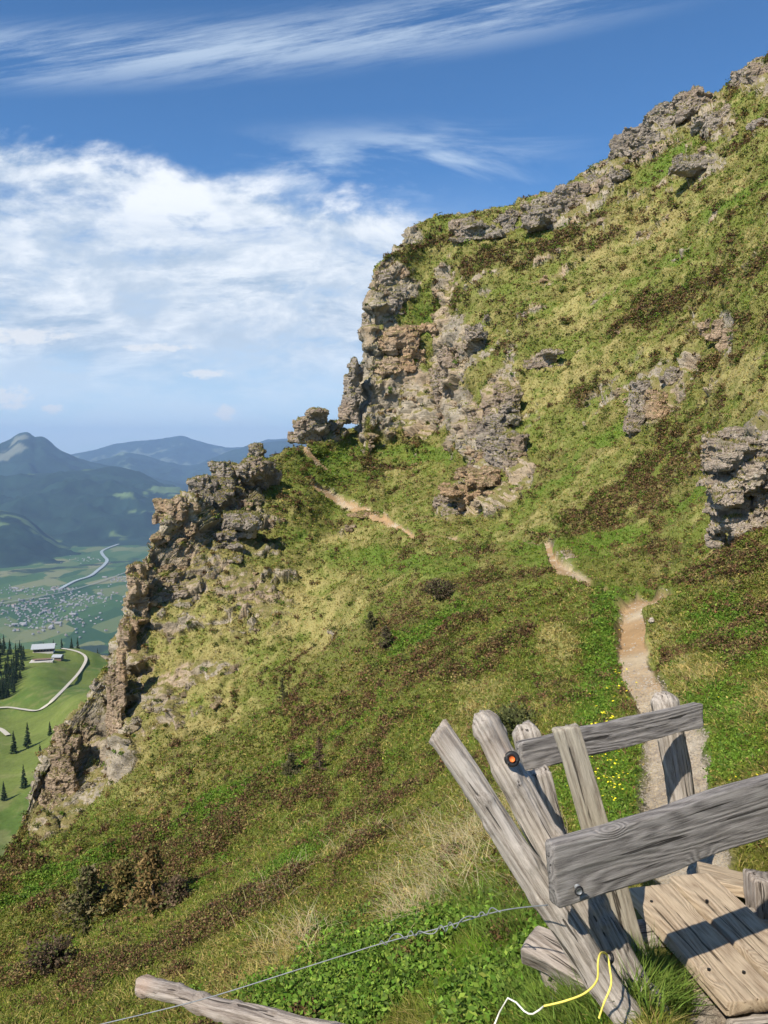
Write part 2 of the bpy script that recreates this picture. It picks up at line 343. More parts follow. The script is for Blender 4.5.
cragz = blobs([(240,620,150,150,25),(110,740,70,120,10)]) * (SS > 6.0) * (SS < 12.6); nearz = sst(5.3, 4.9, SS) * sst(5, 9, RR) * sst(620, 520, PX)
rock = sst(.35, .75, b_rock * .75 + nC * .45 + nD * .3)
steep = 1 - np.abs(NB[..., 2]); rock = np.maximum(rock, sst(.62, .8, steep + nD * .25) * (SS > 9))
crag = sst(.2, .7, blobs([(200,600,100,120,25),(118,720,52,130,12),(95,780,60,70,10),(120,740,60,110,12)]) + nD * .4) * (SS > 6.2)
wall = blobs([(105,745,40,90,14),(125,660,20,60,8),(60,790,36,60,30)]) * (SS > 6.2) * (SS < 12.9)
rock = np.maximum(rock, sst(.25, .8, wall + nG * .5))
rock = np.maximum(rock, crag * sst(-.02, .4, nC + .5 * nB + .2 * nE))
rock = np.maximum(rock, sst(.5, .7, nC * .8 + nD * .5 + nE * .3 + .25 * blobs([(470,330,110,110,0),(650,380,120,60,0),(600,230,160,60,-28)])) * (SS > 8) * .8)
heath = sst(.16, .82, b_heath * .5 + n_mid * 1.15 + nG * .9 + nE * .6 - .08 - b_straw * .2 - b_lush * .15 + .16 * nearz) * (1 - rock)
lush = sst(.15, .9, b_lush * .8 + nC * .7 + nG * .7 + nE * .3 - b_straw * .2 - .08 - .35 * cragz + .12 * nearz)
straw = sst(-.05, .75, b_straw * .36 + nC * .6 + nB * .6 + nE * .5 + .06 - b_lush * .4 + .04 * cragz - .3 * nearz)

# ---- trodden path as polylines on the net
def pathmask(pts, smin, smax):
    m = np.zeros(PX.shape); pts = np.array(pts, float)
    wob = fbm(P0 * 3., 2, 77) * .3 + fbm(P0 * .7, 3, 78) * .3
    for (x0, y0, w0), (x1, y1, w1) in zip(pts[:-1], pts[1:]):
        dx, dy = x1 - x0, y1 - y0; t = np.clip(((PX - x0) * dx + (PY - y0) * dy) / (dx*dx + dy*dy), 0, 1)
        d = np.hypot(PX - x0 - t * dx, PY - y0 - t * dy) / lerp(w0, w1, t)
        m = np.maximum(m, np.clip(2 - d + wob, 0, 2))
    return np.where((SS >= smin) & (SS <= smax), m, 0)
pm = pathmask([(715,930,34),(690,860,42),(672,800,35),(673,750,29),(657,712,17),(637,674,13.5),(629,641,10.5),(636,614,13),(652,599,14)], 0, 5.05)
pm = np.maximum(pm, pathmask([(609,596,2.),(594,587,3.8),(575,575,5),(560,566,4.4),(551,556,3.8),(547,543,3)], 5.3, 8.5))
pm = np.maximum(pm, pathmask([(547,543,3),(530,546,1.6),(505,547,2.2),(495,546,2)], 5.3, 9))
pm = np.maximum(pm, pathmask([(455,538,3),(443,535,3)], 5.3, 10))
pm = np.maximum(pm, pathmask([(410,533,2.),(390,522,2.8),(362,509,3.8),(340,500,3.4),(326,491,3.),(311,485,2.6)], 5.3, 11.5))
pm = np.maximum(pm, pathmask([(333,474,1.8),(322,463,2.4),(312,453,2.4),(305,446,2)], 5.3, 13))
path = pm > 1.0
pathsoft = sst(.75, 1.05, pm)

# ---- displacement
def amp(a, b): return lerp(a, b, sst(2, 60, RR))
turf = fbm(P0 * .9, 3, 51) * amp(.07, .3) + fbm(P0 * .22, 3, 52) * amp(.12, .9) * sst(4, 30, RR) + fbm(P0 * 4., 3, 53) * amp(.025, .12)
fold = fbm(P0 * np.array([.09, .42, .09]), 3, 57)
turf += fold * .9 * sst(5, 14, RR) * (1 - .3 * far) + np.abs(fbm(P0 * np.array([.3, .9, .3]), 3, 58)) * -.5 * sst(5, 16, RR) + np.clip(nB, 0, 1) * amp(.03, .3)
turf += heath * amp(.08, .35) * (.6 + .6 * nB) + nE * amp(.02, .12)
Q = P0 * np.array([1, 1, 1.6])
rm = rock > .02; Qr = (Q + fbm(P0 * .5, 2, 60)[..., None] * .5)[rm]; rk = np.zeros(PX.shape)
rk[rm] = facet(Qr * .26, 61, 1.3) * 1.6 + facet(Qr * .7, 62) * .6 + facet(Qr * 2.1, 63) * .18 + fbm(Qr * 1.2, 4, 64, .6) * .2
disp = lerp(turf * (1 - pathsoft * .9) - pathsoft * amp(.06, .3), rk * lerp(.25, .95, sst(25, 100, RR)), rock * (1 - pathsoft))
disp *= sst(.9, 3.5, RR)
P = P0 + NB * disp[..., None]
ZB = -1.62
_al = (P[..., 0] - .90) * .17 + (P[..., 1] - 2.75) * -.985; _ac = (P[..., 0] - .90) * .985 + (P[..., 1] - 2.75) * .17
_w = sst(-.75, -.1, _al) * sst(1.9, 1.2, _al) * sst(-.35, -.02, _ac) * sst(1.6, 1.0, _ac)
P[..., 2] = lerp(P[..., 2], np.minimum(P[..., 2], ZB - .13), _w)
NN = grid_normals(P); NN = np.where((NN * NB).sum(-1, keepdims=True) < 0, -NN, NN)

# ---- colours (albedo)
def C(*c): return np.array(c)[None, None]
def mx3(a, b, t): return a + (b - a) * t[..., None]
col = mx3(C(.165,.155,.05), C(.135,.165,.035), sst(-.4, .4, nD))
col = mx3(col, C(.36,.3,.13), straw * .7)
col = mx3(col, C(.11,.165,.028), lush * .8)
hc = mx3(C(.085,.052,.03), C(.13,.066,.04), sst(-.3, .3, nC)); hc = mx3(hc, C(.12,.12,.04), sst(-.1, .4, nE) * .8)
col = mx3(col, hc, heath * .8)
rc = mx3(C(.3,.255,.215), C(.13,.11,.1), sst(-.1, .5, fbm(P * .8, 4, 91)))
rc = mx3(rc, C(.42,.31,.22), sst(-.05, .4, fbm(P * .15, 3, 92)) * .7)
rc = mx3(rc, C(.05,.042,.04), sst(.0, .45, fbm(P * 1.6, 4, 93, .65)) * .8)
rc = mx3(rc, C(.44,.37,.3), sst(.15, .5, fbm(P * 1.1, 4, 94, .65)) * .4)
ledge = sst(.2, .6, NN[..., 2] - .1 + nB * .9 + nE * .5)
rc = mx3(rc, C(.19,.17,.06), ledge * .85)
rc = mx3(rc, C(.6,.28,.06), np.clip(blob(128,628,8,10), 0, 1) * (SS > 7) * sst(-.3,.2,nF))

col = mx3(col, rc, sst(.25, .6, rock))
pc = mx3(C(.46,.37,.25), C(.36,.24,.13), sst(-.1, .3, fbm(P0 * .6, 3, 95) * .6 + sst(660, 715, PY) * -.6 + .25))
pc = mx3(pc, C(.55,.48,.38), sst(.1, .5, nF) * (.05 + .4 * sst(665, 715, PY)))
col = mx3(col, pc, pathsoft)
Fc = grid_faces(*PX.shape); pf = path.ravel()[Fc].mean(1) > .6
ter = mesh_np('mountain_slope', P.reshape(-1, 3), Fc[~pf], M_TER, col.reshape(-1, 3)); tag(ter, kind='structure')
ra = ter.data.attributes.new('Rk', 'FLOAT', 'POINT'); ra.data.foreach_set('value', (rock * (1 - pathsoft)).ravel().astype(np.float32))
def sub_mesh(name, faces, mat):
    ids = np.unique(faces); mp = np.full(P.shape[0] * P.shape[1], -1); mp[ids] = np.arange(len(ids))
    return mesh_np(name, P.reshape(-1, 3)[ids], mp[faces], mat, col.reshape(-1, 3)[ids])
tag(sub_mesh('footpath', Fc[pf], M_PATH), kind='structure')

# quick lookup of the ground under an (px, range) or a world x,y
_az = np.arctan2(P[..., 0], P[..., 1])
def ground(x, y):
    a = math.atan2(x, y); r = math.hypot(x, y); j = int(np.argmin(np.abs(_az[len(_az)//3] - a)))
    rr = np.hypot(P[:, j, 0], P[:, j, 1]); i = int(np.argmin(np.abs(rr - r))); return float(P[i, j, 2])
def seen(px, py, smin=0, smax=14):
    """a visible point of the slope on that bearing"""
    u, v, d = PROJ; m = (np.abs(u - px) < 2.5) & (np.abs(v - py) < 3) & (SS >= smin) & (SS <= smax)
    if not m.any(): m = (np.abs(u - px) < 8) & (np.abs(v - py) < 9) & (SS >= smin) & (SS <= smax)
    if not m.any(): return None
    k = np.argmin(np.where(m, d, 1e9)); i, j = np.unravel_index(k, d.shape); return Vector(P[i, j]), Vector(NN[i, j])
PROJ = project(P)

# ------------------------------------------------------------------ rocks: union of split blocks, voxel-merged, then weathered
ROCKTOPS = []
def hull_block(rng, c, s, rot):
    n = 14; q = rng.uniform(-1, 1, (n, 3)); q = np.sign(q) * np.abs(q) ** .3; q *= s
    ca, sa = math.cos(rot), math.sin(rot); q = q @ np.array([[ca, -sa, 0], [sa, ca, 0], [0, 0, 1]]).T
    return q + c
import bmesh
def rock_thing(name, label, px, py, w, h, r, mat, seed, depth=.8, blocks=16, cat='rock outcrop', lean=0., strata=.6, vox=1.25, taper=.35, rough=1., group=None, deep=.25, follow=None):
    rng = np.random.default_rng(seed); k = float(at_range(px, py, r)[1] * CP - at_range(px, py, r)[2] * SP) / F
    Wd, Hd = w * k, h * k; Dd = min(Wd, Hd * 1.3) * depth; c0 = at_range(px, py, r); nrm = None
    if follow is None: follow = cat == 'rock outcrop' or cat == 'boulder'
    if follow:
        g = seen(px, py, 5.2, 14)
        if g and math.hypot(g[0].x, g[0].y) < r * 1.25:
            c0 = np.array(g[0]) ; r = math.hypot(c0[0], c0[1]); k2 = (c0[1] * CP - c0[2] * SP) / F; Wd *= k2 / k; Hd *= k2 / k; Dd *= k2 / k; k = k2; a0 = np.array(g[1]); nrm = a0
            c0 = c0 + unit(np.array([0, 1., 0]) - a0 * .6) * Dd * .12
    bm = bmesh.new()
    for b in range(blocks + 3):
        v = rng.uniform(-.5, .5); lim = 1 - taper * (v + .5)
        c = np.array([rng.uniform(-.5, .5) * lim * Wd * .75 + lean * v * Wd, rng.uniform(-.4, .5) * Dd, v * Hd * .82])
        if nrm is not None: c[1] = rng.uniform(-.08, .35) * Dd + np.clip(-(nrm[0] * c[0] + nrm[2] * c[2]) / min(nrm[1], -.25), -Hd * .95, Hd * .95) * .85
        s = np.array([rng.uniform(.16, .34) * Wd, rng.uniform(.25, .45) * Dd, rng.uniform(.1, .24) * Hd * (1.5 - strata)])
        s[:2] = np.minimum(s[:2], max(Wd, Dd) * .34) * rng.uniform(.6, 1.1); s[2] *= rng.uniform(.7, 1.2)
        if b >= blocks:
            v = (b - blocks - 1) * .3; c = np.array([lean * v * Wd, .12 * Dd, v * Hd * .8]); s = np.array([.3 * (1 - taper * (v + .5)) * Wd, .3 * Dd, .22 * Hd])
            if nrm is not None: c[1] = .08 * Dd + np.clip(-(nrm[2] * c[2]) / min(nrm[1], -.25), -Hd * .95, Hd * .95) * .85
        vs = [bm.verts.new(q) for q in hull_block(rng, c, s, rng.uniform(-.5, .5))]
        res = bmesh.ops.convex_hull(bm, input=vs)
        bmesh.ops.delete(bm, geom=[g for g in res['geom_interior'] if isinstance(g, bmesh.types.BMVert)], context='VERTS')
    me = bpy.data.meshes.new('tmp'); bm.to_mesh(me); bm.free(); ob = bpy.data.objects.new('tmp', me); COL.objects.link(ob)
    md = ob.modifiers.new('r', 'REMESH'); md.mode = 'VOXEL'; md.voxel_size = max(vox * k, .02)
    dg = bpy.context.evaluated_depsgraph_get(); ev = ob.evaluated_get(dg); m2 = bpy.data.meshes.new_from_object(ev)
    bpy.data.objects.remove(ob); bpy.data.meshes.remove(me)
    n = len(m2.vertices); V = np.empty(n * 3); m2.vertices.foreach_get('co', V); V = V.reshape(-1, 3)
    Nv = np.empty(n * 3); m2.vertices.foreach_get('normal', Nv); Nv = Nv.reshape(-1, 3)
    sz = min(Wd, Hd); G = V + c0
    Gw = G + fbm(G * (3. / sz), 2, seed)[:, None] * .06 * sz
    d = facet(Gw * (3.4 / sz), seed, 1.3) * .07 * sz + facet(Gw * (9.5 / sz) * np.array([1, 1, 1.5]), seed + 1) * .035 * sz + facet(Gw * (20. / sz), seed + 2) * .01 * sz + fbm(G * (22. / sz), 3, seed + 7, .6) * .01 * sz
    ly = (G[:, 2] + G[:, 0] * .2) * (9 / Hd) + fbm(G * (2. / sz), 3, seed + 2) * 1.4; fr = ly % 1.
    d += (sst(0, .25, fr) * sst(1., .8, fr) - .6) * .03 * sz * strata
    V = V + Nv * (d * rough)[:, None]
    m2.vertices.foreach_set('co', V.ravel().astype(np.float32)); m2.update()
    m2.polygons.foreach_set('use_smooth', np.zeros(len(m2.polygons), bool)); m2.materials.clear(); m2.materials.append(mat); m2.name = name
    o = bpy.data.objects.new(name, m2); COL.objects.link(o); o.location = c0
    if cat != 'stone': ROCKTOPS.append((V + c0, m2, k))
    return tag(o, label, cat, group)
RK = 'rock outcrop'
rocks = [
 # px py w h r mat seed kwargs label name
 (405,388,64,118,117,M_ROCKW,11,dict(follow=False,blocks=40,depth=.45,taper=.2,strata=.8),'tall ochre cliff face dropping to the grassy saddle','cliff'),
 (386,312,40,72,121,M_ROCK,12,dict(follow=False,blocks=24,depth=.7,lean=.35,taper=.3),'narrow grassy rock rib along the upper edge of the cliff','rock_rib'),
 (353,391,22,64,112,M_ROCK,13,dict(follow=False,blocks=16,taper=.55,lean=.25,depth=.8),'dark rock pinnacle leaning against the big cliff','rock_pinnacle'),
 (313,427,38,36,110,M_ROCK,14,dict(follow=False,blocks=16,taper=.3,lean=.1),'low grey rock knob at the saddle where the path ends','rock_outcrop'),
 (335,429,22,18,112,M_ROCK,15,dict(follow=False,blocks=12,taper=.3),'mossy rock step between the knob and the dark pinnacle','rock_outcrop'),
 (256,452,24,20,95,M_ROCK,16,dict(follow=False,lean=-.3,blocks=9,taper=.9),'small pointed rock on top of the left crag','rock_outcrop'),
 (258,478,44,44,92,M_ROCK,17,dict(depth=.45,blocks=20),'dark blocky outcrop on the upper right of the left crag','rock_outcrop'),
 (222,486,56,48,88,M_ROCK,18,dict(depth=.5,blocks=24),'grey blocky crest of the left crag above the valley','rock_outcrop'),
 (178,528,44,60,80,M_ROCKW,19,dict(follow=False,depth=.5,blocks=24,taper=.3),'rounded brown buttress at the left crag shoulder','rock_outcrop'),
 (232,528,62,34,79,M_ROCK,20,dict(depth=.4,blocks=22,lean=.3),'grey boulder band slanting below the left crag crest','rock_outcrop'),
 (139,594,22,68,74,M_ROCKW,21,dict(follow=False,blocks=22,taper=.05,strata=1.,depth=.9),'layered rock pillar standing at the edge above the town','rock_pillar'),
 (176,592,42,36,75,M_ROCK,22,dict(depth=.5,blocks=14),'shaded rounded boulder just right of the layered pillar','rock_outcrop'),
 (128,650,20,62,72.5,M_ROCKW,23,dict(follow=False,blocks=16,taper=.2),'orange stained rock below the layered pillar','rock_outcrop'),
 (112,726,26,130,71,M_ROCKW,24,dict(depth=.25,blocks=26,lean=.1,taper=.2,strata=.3),"pale steep rock wall falling down the left crag","rock_wall_face"),
 (56,786,34,96,68,M_ROCKW,25,dict(depth=.3,blocks=24,lean=.55,taper=.3,strata=.3),'lowest rock rib of the left crag above the meadow','rock_rib'),
 (470,230,48,24,127,M_ROCK,26,dict(blocks=14),'grey outcrop just under the grassy crest above the cliff','rock_outcrop'),
 (512,222,42,38,129,M_ROCK,27,dict(blocks=16),'leftmost dark block of the ridge rocks','rock_outcrop'),
 (545,210,48,46,130,M_ROCK,28,dict(blocks=20),'largest overhanging block of the lower ridge rocks','rock_outcrop'),
 (574,200,42,44,131,M_ROCK,29,dict(blocks=18),'ridge block just right of the overhanging one','rock_outcrop'),
 (602,180,38,32,137,M_ROCK,30,dict(blocks=14),'mossy ridge rock in a dip of the skyline','rock_outcrop'),
 (634,148,46,40,139,M_ROCK,31,dict(blocks=18),'broad skyline rock left of the green gully','rock_outcrop'),
 (668,122,42,42,141,M_ROCK,32,dict(blocks=18),'jagged skyline rock above the green gully','rock_outcrop'),
 (698,104,36,40,141,M_ROCK,33,dict(blocks=16),'upper skyline rock right of the green gully','rock_outcrop'),
 (722,122,40,44,132,M_ROCK,34,dict(blocks=16),'dark overhanging boulder below the upper skyline','rock_outcrop'),
 (698,163,52,26,126,M_ROCK,35,dict(blocks=16),'low broken rocks beneath the dark overhanging boulder','rock_outcrop'),
 (752,74,44,36,147,M_ROCK,36,dict(blocks=16),'highest rock on the skyline in the upper right corner','rock_outcrop'),
 (765,118,24,16,122,M_ROCK,37,dict(blocks=8),'small rock at the right edge below the summit rock','rock_outcrop'),
 (540,358,38,18,87,M_ROCK,38,dict(blocks=8,taper=.2),'lone boulder with a dark underside on the mid slope','boulder'),
 (494,430,44,84,78,M_ROCK,39,dict(blocks=26,lean=.35,taper=.3),'tall broken rock rib on the middle slope','rock_rib'),
 (482,488,60,40,75,M_ROCKW,40,dict(blocks=22),'pinkish rock foot of the tall rib on the middle slope','rock_outcrop'),
 (448,507,34,36,73,M_ROCK,41,dict(blocks=12),'rounded rock beside the path left of the rib foot','rock_outcrop'),
 (640,408,34,58,62,M_ROCK,42,dict(blocks=18,lean=.3),'split rock spire on the slope above the brown heath','rock_outcrop'),
 (664,412,34,46,63,M_ROCKW,43,dict(blocks=14,lean=-.2),'paler half of the split rock on the slope','rock_outcrop'),
 (725,337,24,54,60,M_ROCKW,44,dict(blocks=14),'narrow upright rock high on the right slope','rock_outcrop'),
 (736,488,60,116,21,M_ROCKN,45,dict(follow=False,blocks=46,taper=.1,strata=.9,depth=.8),'pale banded rock tower at the right edge above the heath','rock_tower'),
 (770,478,34,90,21,M_ROCKN,46,dict(follow=False,blocks=18,taper=.2),'cracked rock shoulder right of the banded tower','rock_outcrop'),
 (468,345,26,34,108,M_ROCK,47,dict(blocks=12),'patchy rock face to the right above the ochre cliff','rock_outcrop'),
 (440,375,30,56,112,M_ROCK,48,dict(blocks=16,lean=.2),'dark recessed rock beside the ochre cliff','rock_outcrop'),
 (232,555,26,10,77,M_ROCK,49,dict(blocks=6),'flat slab lying on the straw coloured crag slope','boulder'),
 (500,392,26,20,88,M_ROCK,50,dict(blocks=10),'small rock cap above the tall rib','rock_outcrop'),
 (568,552,22,8,43,M_ROCKN,51,dict(blocks=8),'flat pale rocks beside the reddish path bend','rock_outcrop'),
 (365,512,54,9,91,M_ROCKW,52,dict(blocks=12,lean=-.1),'pale eroded bank beside the far path','rock_outcrop'),
 (672,378,20,20,68,M_ROCK,53,dict(blocks=8),'small grey rock just above the split rock','boulder'),
 (330,636,10,12,62,M_ROCK,54,dict(blocks=5),'small dark rock poking from the straw slope','boulder'),
]
for (px, py, w, h, r, mt, sd, kw, lab, nm) in rocks:
    rock_thing(nm, lab, px, py, w, h, r, mt, sd, **kw)

small_src = []
for k in range(6):
    o = rock_thing('small_rock', 'small rock', 500, 500, 14, 9, 80, (M_ROCK, M_ROCKW)[k % 2], 400 + k, blocks=6, cat='rock', vox=.55, follow=False, taper=.2, strata=.4); COL.objects.unlink(o); small_src.append(o); ROCKTOPS.pop()
wr_ = np.where((SS > 6.5) & (SS < 12.9) & (rock > .15) & (rock < .97) & (PY < 760) & (PX > 20) & (PX < 780) & (path == 0), (rock + .15), 0); wr_[:, 0] = 0
cw = np.cumsum(wr_.ravel()); kk = np.searchsorted(cw, np.random.default_rng(3).uniform(0, cw[-1], 210))
for q in kk:
    i, j = np.unravel_index(q, wr_.shape); src = random.choice(small_src); o = src.copy(); COL.objects.link(o); f_ = RR[i, j] / 80 * random.uniform(.35, 1.15)
    o.location = Vector(P[i, j]) - Vector(NN[i, j]) * .15 * f_; o.scale = (f_ * random.uniform(.7, 1.2), f_, f_ * random.uniform(.7, 1.3)); o.rotation_euler = (random.uniform(-.3, .3), random.uniform(-.5, .5), random.uniform(0, 6.28))
    tag(o, 'small grey brown rock half buried in the steep grassy mountain side', 'rock', 'small rocks scattered over the mountain side')
# ------------------------------------------------------------------ scattering
cen = P[:-1, :-1]
u0, v0, d0 = PROJ
ar = np.abs((u0[1:, :-1] - u0[:-1, :-1]) * (v0[:-1, 1:] - v0[:-1, :-1]) - (u0[:-1, 1:] - u0[:-1, :-1]) * (v0[1:, :-1] - v0[:-1, :-1]))
vd = -(NN[:-1, :-1] * cen).sum(-1) / np.linalg.norm(cen, axis=-1)
inv = (u0[:-1, :-1] > -70) & (u0[:-1, :-1] < 838) & (v0[:-1, :-1] < 1100) & (v0[:-1, :-1] > -40) & (vd > -.15) & (d0[:-1, :-1] > .3) & (SS[:-1, :-1] < 13.4)
# walkway footprint stays clear
BD = Vector((.17, -.985, 0)).normalized(); BP = Vector((BD.y * -1, BD.x, 0)) * -1
if BP.x < 0: BP = -BP
BO = Vector((.90, 2.75, 0))
bx_, by_ = cen[..., 0] - BO.x, cen[..., 1] - BO.y
al = bx_ * BD.x + by_ * BD.y; ac = bx_ * BP.x + by_ * BP.y
board_zone = (al > -.06) & (al < .8) & (ac > -.02) & (ac < .75)
wt = np.where(inv, np.clip(ar, 0, 30) + .3, 0)
def pick(weight, n):
    c = np.cumsum(weight.ravel()); k = np.searchsorted(c, RNG.uniform(0, c[-1], n)); i, j = np.unravel_index(k, weight.shape)
    a, b = RNG.uniform(0, 1, (2, n)); a = a[:, None]; b = b[:, None]
    p = (P[i, j] * (1-a) + P[i+1, j] * a) * (1-b) + (P[i, j+1] * (1-a) + P[i+1, j+1] * a) * b
    return p, NN[i, j], i, j
def blades(name, p, n, c, h, w, lean, label, curl=True, down=.0, mat=None, cat='grass'):
    m = len(p); th = RNG.uniform(0, 2 * np.pi, m); side = np.stack([np.cos(th), np.sin(th), np.zeros(m)], -1)
    ld = RNG.normal(0, 1, (m, 3)); ld[:, 2] *= .3
    fall = n * np.array([1, 1, 0]); up = unit(n * .45 + np.array([0, 0, .8]) + ld * lean[:, None] + fall * down)
    h = h[:, None]; w = w[:, None]
    if curl:
        bend = unit(ld * .6 + fall) * h * .35 * lean[:, None] * 2
        mid = p + up * h * .55; tip = p + up * h + bend - np.array([0, 0, 1]) * h * .2 * lean[:, None]
        V = np.stack([p - side * w * .5, p + side * w * .5, mid + side * w * .4, mid - side * w * .4, tip], 1).reshape(-1, 3)
        b = np.arange(m)[:, None] * 5; q = b + np.array([0, 1, 2, 3]); t = b + np.array([3, 2, 4]); fs = [q, t]; cc = np.repeat(c, 5, 0)
    else:
        V = np.stack([p - side * w * .5, p + side * w * .5, p + up * h], 1).reshape(-1, 3)
        fs = [np.arange(m)[:, None] * 3 + np.array([0, 1, 2])]; cc = np.repeat(c, 3, 0)
    o = mesh_np(name, V, fs, mat or M_BLADE, cc, smooth=False)
    return tag(o, label, cat, None, 'stuff')
def rng_col(c, s=.18):
    m = len(c); return c * (1 + RNG.normal(0, s, (m, 1))) * (1 + RNG.normal(0, .06, (m, 3)))
g1 = (1 - sst(.45, .95, pm)[:-1, :-1]) ** 2 * np.where(board_zone, 0, 1)
gr = g1 * (1 - .75 * rock[:-1, :-1] ** 2) * (1 - .55 * heath[:-1, :-1])
RRc = RR[:-1, :-1]
# near turf
STR = np.array([.54,.43,.16]); 
def blade_cols(i, j, base_mix=.55):
    s = straw[i, j]; l = lush[i, j]; m = len(i); pr = np.clip(.14 + .48 * s - .25 * l, .05, .7); isst = RNG.uniform(0, 1, m) < pr
    gcol = lerp(np.array([.2,.22,.035]), np.array([.155,.29,.022]), l[:, None]); c = np.where(isst[:, None], STR, gcol)
    c = lerp(c, col[i, j], .25 + 0 * c); hh = heath[i, j][:, None]
    return rng_col(lerp(c, col[i, j], hh * .6)), isst
def turf_layer(name, label, wsel, n, hmin, hfac, wpx, curl, leanv):
    p, nn, i, j = pick(wt * gr * wsel, n); c, isst = blade_cols(i, j); r = RR[i, j]
    h = (hmin + hfac * r) * RNG.uniform(.5, 1.4, n) * np.where(isst, 1.1, .9) * (1 - .4 * heath[i, j])
    w = np.maximum(.0035, wpx * r / F) * RNG.uniform(.6, 1.3, n)
    return blades(name, p, nn, c, h, w, leanv * np.where(isst, 1.7, 1.), label, curl, down=.25)
turf_layer('grass', 'short mixed green and straw turf around the gate and path', RRc < 6.5, 130000, .035, .002, 1.0, True, .55)
turf_layer('grass', 'green and straw mountain turf on the near slope', (RRc >= 6.5) & (RRc < 22), 150000, .035, .0018, 1.0, True, .5)
turf_layer('grass', 'tussocky alpine turf on the far slopes and crags', (RRc >= 22), 330000, .03, .0017, 1.0, False, .5)
vp, npn, rp = [], [], []
for V_, m_, k_ in ROCKTOPS:
    nf = len(m_.polygons); nz = np.empty(nf * 3); m_.polygons.foreach_get('normal', nz); nz = nz.reshape(-1, 3); ce = np.empty(nf * 3); m_.polygons.foreach_get('center', ce); ce = ce.reshape(-1, 3)
    off = V_.mean(0) - (lambda q: q)(np.array([0., 0, 0])); n_ = len(V_); vv = np.empty(n_ * 3, np.float32); m_.vertices.foreach_get('co', vv); org = V_[0] - vv[:3]
    ce = ce + org; ok = (nz[:, 2] > .55) & (fbm(ce * (.05 / k_), 3, 55) > -.05) & (nz[:, 1] < .5)
    vp.append(ce[ok]); npn.append(nz[ok]); rp.append(np.full(ok.sum(), k_ * F))
vp = np.concatenate(vp); npn = np.concatenate(npn); rp = np.concatenate(rp); kk = RNG.choice(len(vp), min(len(vp), 60000), replace=False); vp, npn, rp = vp[kk], npn[kk], rp[kk]
t_ = RNG.uniform(0, 1, len(vp))[:, None]; cc_ = rng_col(np.where(t_ < .4, STR * .8, np.array([.17,.18,.05])), .2)
blades('ledge_grass', vp, npn, cc_, (.04 + .0019 * rp) * RNG.uniform(.5, 1.3, len(vp)), rp / F * RNG.uniform(.6, 1.3, len(vp)), np.full(len(vp), .5), 'thin grass growing on the ledges of the rocks', False, .1)
# heath and bilberry: leafy twigs
def leaves(name, label, wsel, n, R0, Rf, lpx, colf, cat='heath', lmin=.008, per=14, flat=.7):
    p, nn, i, j = pick(wt * wsel, n); r = RR[i, j]; rad = (R0 + Rf * r) * RNG.uniform(.5, 1.3, n)
    c = colf(i, j)
    dirs = unit(RNG.normal(0, 1, (n, per, 3))); dirs[..., 2] = np.abs(dirs[..., 2]) * flat
    q = p[:, None] + (dirs + nn[:, None] * .35) * (rad[:, None] * RNG.uniform(.3, 1., (n, per)))[..., None]
    q = q.reshape(-1, 3); m = len(q); sz = np.repeat(np.maximum(lmin, lpx * r / F), per) * RNG.uniform(.45, 1.6, m)
    a = unit(RNG.normal(0, 1, (m, 3)) + np.array([0, 0, .2])); b = unit(np.cross(a, RNG.normal(0, 1, (m, 3)) + np.array([0,0,.8])))
    a *= sz[:, None]; b *= sz[:, None] * .55
    V = np.stack([q - a, q + b, q + a, q - b], 1).reshape(-1, 3); cc = np.repeat(rng_col(np.repeat(c, per, 0), .25), 4, 0)
    o = mesh_np(name, V, [np.arange(m)[:, None] * 4 + np.arange(4)], M_LEAF, cc, smooth=False); return tag(o, label, cat, None, 'stuff')
def heath_col(i, j):
    m = len(i); t = RNG.uniform(0, 1, m)[:, None]; base = np.where(t < .14, np.array([.06,.038,.025]), np.where(t < .36, np.array([.15,.085,.045]), np.where(t < .55, np.array([.21,.13,.065]), np.where(t < .85, np.array([.13,.16,.03]), np.array([.26,.21,.08])))))
    return base
hw = heath[:-1, :-1] ** 1.3 * g1
leaves('heath', 'reddish brown heath and bilberry patches on the near slope', hw * (RRc < 22), 26000, .03, .004, 1.1, heath_col)
leaves('heath', 'dark brown heath patches on the distant slopes', hw * (RRc >= 22) * (1 - .8 * rock[:-1, :-1]), 26000, .06, .0026, .8, heath_col, per=10)
def ground_leaf(i, j):
    m = len(i); s_ = straw[i, j]; l_ = lush[i, j]; h_ = heath[i, j]; t = RNG.uniform(0, 1, m) + .35 * nG[i, j]; pal = np.array([[.34,.28,.085],[.17,.21,.03],[.125,.2,.028],[.1,.11,.03],[.15,.08,.04],[.07,.045,.027]])
    k = np.where(t < .2 + .45 * s_ - .2 * l_, 0, np.where(t < .5, 1, np.where(t < .68 + .2 * l_, 2, np.where(t < .86, 3, 4)))); k = np.where((RNG.uniform(0, 1, m) < h_ * .7), RNG.choice([3, 4, 5, 5], m), k); return pal[k]
gl = g1 * (1 - rock[:-1, :-1])
leaves('ground_cover', 'mixed bilberry, moss and dwarf shrub cover on the near slope', gl * (RRc > 3.6) * (RRc < 24) * (.3 + .7 * (1 - straw[:-1, :-1])), 46000, .022, .003, .8, ground_leaf, 'ground cover', per=12)
leaves('ground_cover', 'mottled low plant cover on the far mountain side', gl * (RRc >= 24) * (.15 + .85 * (1 - straw[:-1, :-1]) ** 1.5), 34000, .04, .0026, .72, ground_leaf, 'ground cover', per=9, flat=.5)
def shrub_leaf(i, j):
    m = len(i); t = RNG.uniform(0, 1, m)[:, None]; return np.where(t < .4, np.array([.09,.11,.025]), np.where(t < .7, np.array([.12,.075,.035]), np.where(t < .85, np.array([.2,.14,.05]), np.array([.12,.19,.03]))))
